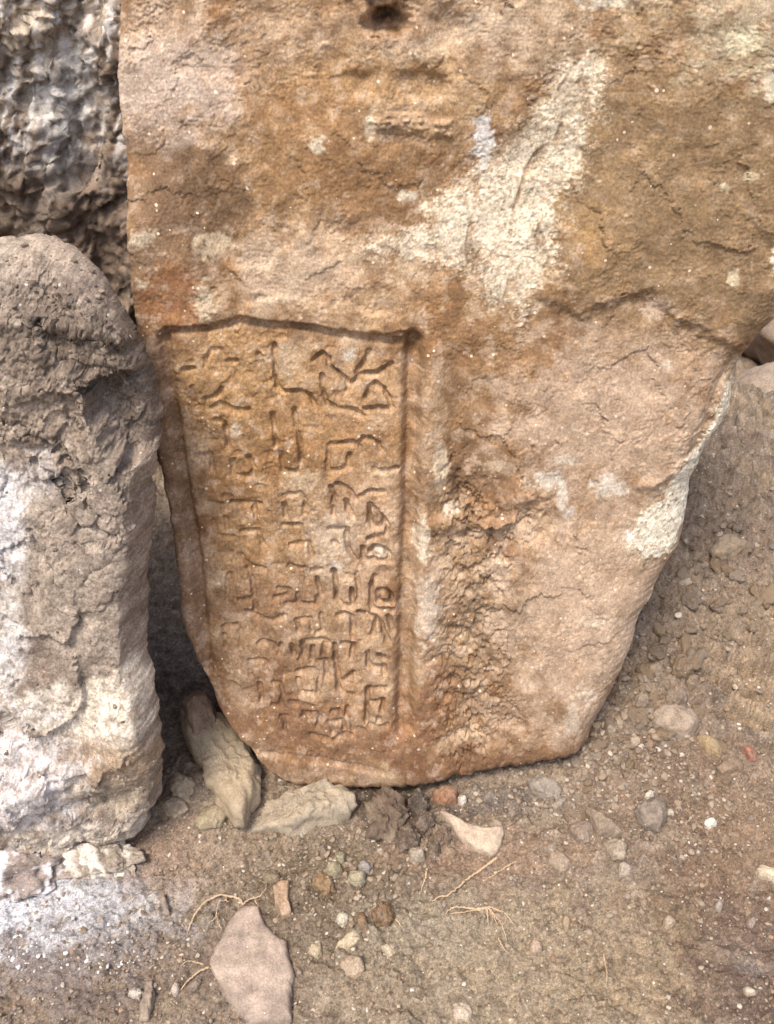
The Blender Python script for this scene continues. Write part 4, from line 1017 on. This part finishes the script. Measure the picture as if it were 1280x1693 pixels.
# lumps shaped in the round
def ico_raw(sub):
    bm = bmesh.new(); bmesh.ops.create_icosphere(bm, subdivisions=sub, radius=1)
    v_ = np.array([v.co[:] for v in bm.verts]); f_ = np.array([[q.index for q in f.verts] for f in bm.faces]); bm.free()
    return v_, f_
def lump_rock(name, label, cat, px_, py_, radii, rot, tone, mat, seed, rough=0.25, sub=6, sink=0.35, cuts=0, pale=None, fine=0.005, at=None):
    v_, f_ = ico_raw(sub)
    g = np.random.default_rng(seed); p = v_.copy()
    for _ in range(cuts):
        n = g.normal(size=3); n /= np.linalg.norm(n); d = g.uniform(0.6, 0.85)
        p = p - (np.clip(p @ n - d, 0, None)[:, None] * n) * 0.9
    p = p * (1 + rough * fbm3(p * 1.3 + seed, seed % 60, 3, 0.5)[:, None]) * np.array(radii)
    a = R(rot); p = p @ np.array([[math.cos(a), math.sin(a), 0], [-math.sin(a), math.cos(a), 0], [0, 0, 1]])
    nn = p / (np.linalg.norm(p, axis=1)[:, None] + 1e-9)
    p = p + nn * ((1 - np.abs(fbm3(p * 22, seed % 40 + 3, 4, 0.55)) * 1.5) * fine * 1.6 + fbm3(p * 75, seed % 40 + 9, 3, 0.6) * fine * 0.5)[:, None]
    q = unproject(px_, py_)[0] if at is None else np.array(at, float)
    z = float(ground_h(q[:1], q[1:2])[0])
    al = lin(*tone)[None] * (1 + 0.3 * fbm3(p * 30, seed % 30 + 5, 4, 0.6))[:, None]
    if pale:
        w_ = sstep(-0.15, 0.25, fbm3(p * 16, seed % 30 + 15, 4, 0.6)); al = al * (1 - w_[:, None]) + lin(*pale)[None] * w_[:, None]
    o = link(name, mesh_np(name, p, f_, mat, np.clip(al, 0.01, 0.85)))
    o.location = (q[0], q[1], z + radii[2] * (1 - 2 * sink))
    return tag(o, label, cat)
lump_rock('crusted_rock', 'whitish crumbly rock lump under the left foot of the big boulder, beside lime dusted ground', 'rock', 35, 1445, (0.10, 0.045, 0.035), 12, (140, 124, 114), M_BOULDER, 93, 0.42, 6, 0.40, 3, (214, 208, 205), 0.006)
lump_rock('crusted_rock', 'pale crust of rock jutting out below the right foot of the big boulder', 'rock', 165, 1422, (0.075, 0.035, 0.03), -10, (150, 134, 116), M_BOULDER, 94, 0.4, 6, 0.40, 3, (208, 196, 180), 0.005)
lump_rock('boulder', 'grey rounded boulder on the slope crest right of the slab', 'boulder', 0, 0, (0.16, 0.14, 0.13), 20, (150, 130, 110), M_BACK, 91, 0.14, 5, 0.3, 2, None, 0.003, at=(1.10, 2.12))
lump_rock('boulder', 'dark brown boulder standing behind the grey rounded one', 'boulder', 0, 0, (0.30, 0.22, 0.30), 0, (138, 116, 96), M_BACK, 92, 0.16, 5, 0.3, 3, None, 0.004, at=(1.45, 2.62))

# ------------------------------------------------------------------ dry roots and twigs
def root_thing(name, label, cat, strokes, rad=0.0022, rise=0.006, seed=1):
    """strokes of photo points laid on the ground; first is the stem, others branch from it"""
    rng = np.random.default_rng(seed); emp = None
    for si, pts in enumerate(strokes):
        q = resample(pts, max(10, int(len(pts) * 7)))
        w_ = unproject(q[:, 0], q[:, 1])
        w_[:, 2] = ground_h(w_[:, 0], w_[:, 1]) + rad * 0.7
        # stiff: smooth the height, keep it out of the soil
        z = w_[:, 2]
        for _ in range(6): z = np.maximum(np.convolve(np.pad(z, 2, mode='edge'), np.ones(5) / 5, 'valid'), w_[:, 2] * 0 + z * 0.5 + w_[:, 2] * 0.5)
        arch = np.sin(np.linspace(0, math.pi, len(z))) * rise
        w_[:, 2] = z + arch
        w_[:, 0] += rng.normal(0, 0.0006, len(z)); w_[:, 1] += rng.normal(0, 0.0006, len(z))
        r0 = rad if si == 0 else rad * 0.6
        n = len(w_); VV = []; ns_ = 7
        for k in range(n):
            tg = w_[min(k + 1, n - 1)] - w_[max(k - 1, 0)]; tg /= np.linalg.norm(tg) + 1e-9
            up = np.array([0, 0, 1.0]); sd_ = np.cross(tg, up); sd_ /= np.linalg.norm(sd_) + 1e-9; u2 = np.cross(sd_, tg)
            r = r0 * (1.0 - 0.65 * k / n) * (1 + 0.18 * rng.normal())
            for j in range(ns_):
                a = 2 * math.pi * j / ns_
                VV.append(w_[k] + (sd_ * math.cos(a) + u2 * math.sin(a)) * r)
        VV = np.array(VV)
        faces = []
        for k in range(n - 1):
            for j in range(ns_):
                a = k * ns_ + j; b = k * ns_ + (j + 1) % ns_
                faces.append((a, b, b + ns_, a + ns_))
        faces.append(tuple(range(ns_))[::-1]); faces.append(tuple((n - 1) * ns_ + j for j in range(ns_)))
        if si == 0:
            loc = w_[0].copy()
            if len(strokes) > 1:
                emp = bpy.data.objects.new(name, None); COL.objects.link(emp); emp.location = loc; tag(emp, label, cat)
        nm = name if emp is None else ('stem' if si == 0 else 'branch')
        me = bpy.data.meshes.new(nm); me.from_pydata((VV - loc).tolist(), [], faces); me.update()
        me.polygons.foreach_set('use_smooth', np.full(len(me.polygons), True)); me.materials.append(M_ROOT)
        o = link(nm, me, emp)
        if emp is None: o.location = loc; tag(o, label, cat)

root_thing('dry_root', 'long straight pale root below the pale pointed flake', 'root', [[(822, 1417), (805, 1432), (780, 1450), (757, 1470), (741, 1482), (728, 1482), (714, 1489)]], 0.0026, 0.006, 1)
root_thing('dry_root', 'thin shorter root right of the long straight root', 'root', [[(854, 1424), (838, 1433), (824, 1442), (818, 1447), (798, 1453)]], 0.0014, 0.004, 2)
root_thing('dry_root', 'branching pale root lying on the open dirt with spread rootlets', 'root', [[(803, 1503), (785, 1506), (765, 1503), (745, 1504), (736, 1511)], [(803, 1503), (815, 1515), (822, 1530)], [(806, 1502), (824, 1522), (832, 1540), (839, 1556)], [(806, 1500), (825, 1508), (838, 1518), (850, 1532)], [(805, 1505), (806, 1520), (807, 1532)], [(800, 1506), (770, 1511), (742, 1512)], [(824, 1552), (828, 1566), (840, 1580)]], 0.0023, 0.005, 3)
root_thing('straw', 'short pale straw standing out below the pale cube-shaped stone', 'straw', [[(706, 1436), (704, 1452), (700, 1464), (694, 1478)]], 0.0020, 0.004, 4)
root_thing('dry_root', 'arching dry root above the large flat flake with side rootlets', 'root', [[(404, 1502), (396, 1491), (376, 1486), (355, 1489), (335, 1503), (320, 1522), (310, 1545)], [(380, 1492), (366, 1496), (361, 1510), (359, 1524), (340, 1537)], [(362, 1520), (362, 1532), (369, 1543)], [(404, 1502), (412, 1494), (428, 1492), (440, 1478), (442, 1462)], [(430, 1492), (424, 1499), (430, 1506)]], 0.0021, 0.012, 5)
root_thing('dry_root', 'pale root running from under the large flat flake to the lower left', 'root', [[(352, 1600), (335, 1606), (320, 1616), (307, 1630), (298, 1640)], [(338, 1596), (315, 1594), (300, 1600)]], 0.0022, 0.005, 6)
root_thing('straw', 'upright pale straw pressed in the dirt at lower right', 'straw', [[(998, 1574), (1000, 1592), (1003, 1627)]], 0.0016, 0.002, 7)
root_thing('straw', 'short tan straw left of the branching pale root', 'straw', [[(648, 1516), (656, 1524), (664, 1533)]], 0.0018, 0.003, 8)

# ------------------------------------------------------------------ pebbles, one object each
rng = np.random.default_rng(11)
def ico(sub):
    bm = bmesh.new(); bmesh.ops.create_icosphere(bm, subdivisions=sub, radius=1)
    v_ = np.array([v.co[:] for v in bm.verts]); f_ = np.array([[q.index for q in f.verts] for f in bm.faces]); bm.free()
    return v_, f_
I3 = ico(3); I4 = ico(4); I1 = ico(1)
def rock_shape(iv, seed, cuts=7, rough=0.12):
    g = np.random.default_rng(seed); p = iv.copy()
    for _ in range(cuts):
        n = g.normal(size=3); n /= np.linalg.norm(n); d = g.uniform(0.45, 0.85)
        e = np.clip(p @ n - d, 0, None); p = p - e[:, None] * n * 0.92
    p = p * (1 + rough * fbm3(p * 1.6 + seed, seed % 50, 3)[:, None])
    return p * np.array([1, g.uniform(0.6, 0.9), g.uniform(0.45, 0.75)])
PEB = []
for k in range(14):
    PEB.append(mesh_np('pebble', rock_shape(I3[0], 100 + k), I3[1], M_PEB, None, True))
zones = [  # centre, spread, how many, size range in photo pixels, where
    ((1040, 1160), (60, 70), 44, (5, 11), 0), ((1010, 1250), (60, 40), 34, (4, 9), 0), ((980, 1300), (60, 35), 26, (4, 9), 1), ((1120, 1370), (70, 45), 32, (4, 8), 1),
    ((610, 1420), (60, 30), 36, (5, 9), 2), ((560, 1500), (60, 45), 24, (4, 8), 2), ((640, 1590), (60, 40), 10, (4, 7), 3), ((850, 1520), (90, 50), 22, (3, 7), 3),
    ((1030, 1510), (18, 22), 12, (5, 8), 4), ((400, 1440), (60, 30), 16, (4, 8), 2), ((230, 1570), (60, 55), 18, (4, 8), 5), ((1200, 1470), (60, 60), 16, (4, 7), 4), ((820, 1340), (60, 18), 12, (4, 8), 1), ((1180, 1000), (50, 90), 14, (5, 10), 0), ((700, 1490), (50, 40), 10, (4, 7), 3), ((900, 1620), (140, 35), 12, (3, 7), 3), ((1120, 870), (40, 60), 5, (4, 8), 0)]
WHERE = [('small dusty pebble on the slope against the right edge of the slab', 'pebbles on the slope right of the slab'),
         ('small pebble strewn among the stones right of the slab foot', 'pebbles among the stones right of the slab foot'),
         ('small gravel pebble between the block-like stone and the large flat flake', 'gravel pebbles below the block-like stone'),
         ('small pebble on the open dirt around the branching pale root', 'pebbles on the open dirt around the branching root'),
         ('small pebble on the darker dirt towards the right edge, low down', 'pebbles on the dark dirt at lower right'),
         ('small pebble in the fine gravel between boulder and large flat flake', 'pebbles in the fine gravel at lower left')]
count = 0
for (cx, cy), (sx, sy), n, (r0, r1), wk in zones:
    for _ in range(n):
        if count >= 300: break
        x = cx + rng.normal() * sx; y = cy + rng.normal() * sy
        if not (-10 < x < 1290 and y < 1700): continue
        p = unproject(x, y)[0]
        if p[1] > 2.1: continue
        rp = r0 + (r1 - r0) * rng.random() ** 2
        rad = rp * np.linalg.norm(p - CAM) / F
        z = float(ground_h(p[:1], p[1:2])[0])
        o = link('pebble', PEB[rng.integers(len(PEB))])
        o.location = (p[0], p[1], z + rad * 0.08)
        o.scale = (rad, rad, rad)
        o.rotation_euler = (rng.normal() * 0.25, rng.normal() * 0.25, rng.random() * 6.28)
        tag(o, WHERE[wk][0], 'pebble', WHERE[wk][1])
        count += 1

# crumbled earth clods of the bank, half sunk
M_CLOD = earth_mat('earth_clod', base=lin(156, 131, 103) * 0.86, grain=260, amount=0.5, bump=0.9, bscale=300, rnd=0.12)
CL = []
for k in range(9):
    q_ = rock_shape(I4[0], 500 + k, 6, 0.25); q_ = q_ * (1 + 0.13 * fbm3(q_ * 4, 60 + k, 5, 0.68)[:, None]); q_[:, 2] *= 1.25
    CL.append(mesh_np('earth_clod', q_, I4[1], M_CLOD, None, True))
CZ = [((1090, 1110), (45, 60), 24, (10, 22)), ((1030, 1210), (50, 45), 18, (8, 16)), ((1180, 960), (60, 90), 34, (8, 20)), ((1150, 1290), (80, 50), 16, (7, 14)), ((950, 1310), (50, 25), 8, (7, 13)), ((1250, 1010), (40, 40), 8, (8, 16))]
for (cx, cy), (sx, sy), n, (r0, r1) in CZ:
    for _ in range(n):
        x = cx + rng.normal() * sx; y = cy + rng.normal() * sy
        p = unproject(x, y)[0]
        if p[1] > 2.0 or x > 1330: continue
        rad = (r0 + (r1 - r0) * rng.random() ** 2) * np.linalg.norm(p - CAM) / F
        z = float(ground_h(p[:1], p[1:2])[0])
        o = link('earth_clod', CL[rng.integers(len(CL))])
        o.location = (p[0], p[1], z - rad * 0.12); o.scale = (rad * 1.15, rad, rad)
        o.rotation_euler = (rng.normal() * 0.2, rng.normal() * 0.2, rng.random() * 6.28)
        tag(o, 'soil-coloured earth clod half sunk in the bank right of the slab', 'clod', 'earth clods half sunk in the bank right of the slab')

# ------------------------------------------------------------------ grit: tiny stones beyond counting
GR = [rock_shape(I1[0], 300 + k, 4, 0.15) for k in range(24)]
NG = 16500
px = rng.uniform(-40, 1320, NG); py = np.concatenate([rng.uniform(1190, 1720, NG * 3 // 4), rng.uniform(760, 1400, NG - NG * 3 // 4)])
right = np.arange(NG) >= NG * 3 // 4
px[right] = rng.uniform(930, 1330, right.sum())
pw = unproject(px, py)
dens = fbm2(pw[:, 0] * 7, pw[:, 1] * 7, 400, 3)
keep = (dens + rng.normal(0, 0.35, NG) > -0.35) & (pw[:, 1] < 2.1)
pw = pw[keep]
pxk = px[keep]; pyk = py[keep]
gz = ground_h(pw[:, 0], pw[:, 1])
VV = []; FF = []; AA = []
tones = np.array([lin(*c) for c in ((150, 130, 108), (168, 148, 124), (128, 106, 86), (196, 180, 158), (140, 126, 112), (160, 128, 98), (222, 212, 198))])
pr = np.array([0.34, 0.20, 0.24, 0.06, 0.08, 0.07, 0.01])
for i in range(len(pw)):
    rad = 0.0013 + 0.0040 * rng.random() ** 3.5
    a = rng.random() * 6.283; ca, sa = math.cos(a), math.sin(a)
    s_ = GR[rng.integers(24)] * rad
    q = np.stack([s_[:, 0] * ca - s_[:, 1] * sa, s_[:, 0] * sa + s_[:, 1] * ca, s_[:, 2]], -1) + np.array([pw[i, 0], pw[i, 1], gz[i] + rad * 0.25])
    FF.append(I1[1] + len(VV) * len(s_)); VV.append(q)
    tone_ = lin(212, 208, 204) if (pxk[i] < 230 and 1430 < pyk[i] < 1610 and rng.random() < 0.55) else tones[rng.choice(7, p=pr)]
    AA.append(np.repeat(tone_[None] * rng.uniform(0.75, 1.1), len(s_), 0))
# coarser rubble crowded along the slab foot and down the bank
I2 = ico(2); RB = [rock_shape(I2[0], 700 + k, 6, 0.16) for k in range(20)]
off = sum(len(v) for v in VV)
for (cx, cy), (sx, sy), n, (r0, r1) in [((620, 1400), (70, 28), 150, (2.5, 6)), ((570, 1480), (80, 50), 130, (2.5, 5.5)), ((830, 1320), (80, 18), 130, (2.5, 6)), ((960, 1270), (50, 30), 140, (2.5, 7)), ((1040, 1190), (50, 60), 200, (2.5, 8)), ((1100, 1320), (90, 60), 200, (2.5, 6)), ((1150, 1100), (80, 90), 160, (2.5, 7)), ((420, 1420), (70, 30), 90, (2.5, 5)), ((860, 1500), (130, 70), 120, (2, 4.5)), ((1190, 900), (50, 90), 120, (3, 8)), ((240, 1590), (90, 60), 120, (2, 5))]:
    for _ in range(n):
        p = unproject(cx + rng.normal() * sx, cy + rng.normal() * sy)[0]
        if p[1] > 2.0: continue
        rad = (r0 + (r1 - r0) * rng.random() ** 2) * np.linalg.norm(p - CAM) / F
        z = float(ground_h(p[:1], p[1:2])[0]); a = rng.random() * 6.283; ca, sa = math.cos(a), math.sin(a)
        s_ = RB[rng.integers(20)] * rad
        q = np.stack([s_[:, 0] * ca - s_[:, 1] * sa, s_[:, 0] * sa + s_[:, 1] * ca, s_[:, 2]], -1) + np.array([p[0], p[1], z + rad * 0.1])
        FF.append(I2[1] + off); off += len(q); VV.append(q)
        AA.append(np.repeat(tones[rng.choice(6, p=pr[:6] / pr[:6].sum())][None] * rng.uniform(0.75, 1.08), len(s_), 0) * (1 + 0.2 * fbm3(s_ / rad * 3, 5, 2)[:, None]))
gme = mesh_np('grit', np.concatenate(VV), np.concatenate(FF), M_GRAVEL, np.clip(np.concatenate(AA) * 0.9, 0.01, 0.8), False)
tag(link('grit', gme), 'fine loose grit strewn over the dirt', 'grit', kind='stuff')

# crumbs of earth lying on the boulder, and soil grains stuck to the slab
def crumbs(name, P, N_, n, tones_, r0, r1, parent_loc, seed):
    g = np.random.default_rng(seed)
    VV = []; FF = []; AA = []
    pick = g.choice(len(P), n, replace=False)
    for i, k in enumerate(pick):
        rad = r0 + (r1 - r0) * g.random() ** 3
        a = g.random() * 6.283; ca, sa = math.cos(a), math.sin(a)
        s_ = GR[g.integers(24)] * rad
        q = np.stack([s_[:, 0] * ca - s_[:, 1] * sa, s_[:, 0] * sa + s_[:, 1] * ca, s_[:, 2]], -1) + P[k] + N_[k] * rad * 0.2 - parent_loc
        FF.append(I1[1] + i * len(s_)); VV.append(q)
        AA.append(np.repeat(tones_[g.integers(len(tones_))][None] * g.uniform(0.75, 1.15), len(s_), 0))
    return mesh_np(name, np.concatenate(VV), np.concatenate(FF), M_GRAVEL, np.clip(np.concatenate(AA), 0.01, 0.8), False)
def grid_normals(Vg):
    n_ = np.cross(np.gradient(Vg, axis=1), np.gradient(Vg, axis=0)); return n_ / (np.linalg.norm(n_, axis=-1)[..., None] + 1e-12)
BG = V2[:430 * 350].reshape(430, 350, 3); BN = grid_normals(BG)
m_ = (BN[..., 2] > 0.45).ravel()
bc = crumbs('earth_crumbs', BG.reshape(-1, 3)[m_], BN.reshape(-1, 3)[m_], min(450, int(m_.sum())), np.array([lin(*c) for c in ((128, 110, 94), (140, 122, 104), (108, 92, 78), (118, 100, 84))]), 0.0012, 0.006, c2, 5)
bo = link('earth_crumbs', bc, bpy.data.objects['boulder']); tag(bo, kind='stuff')
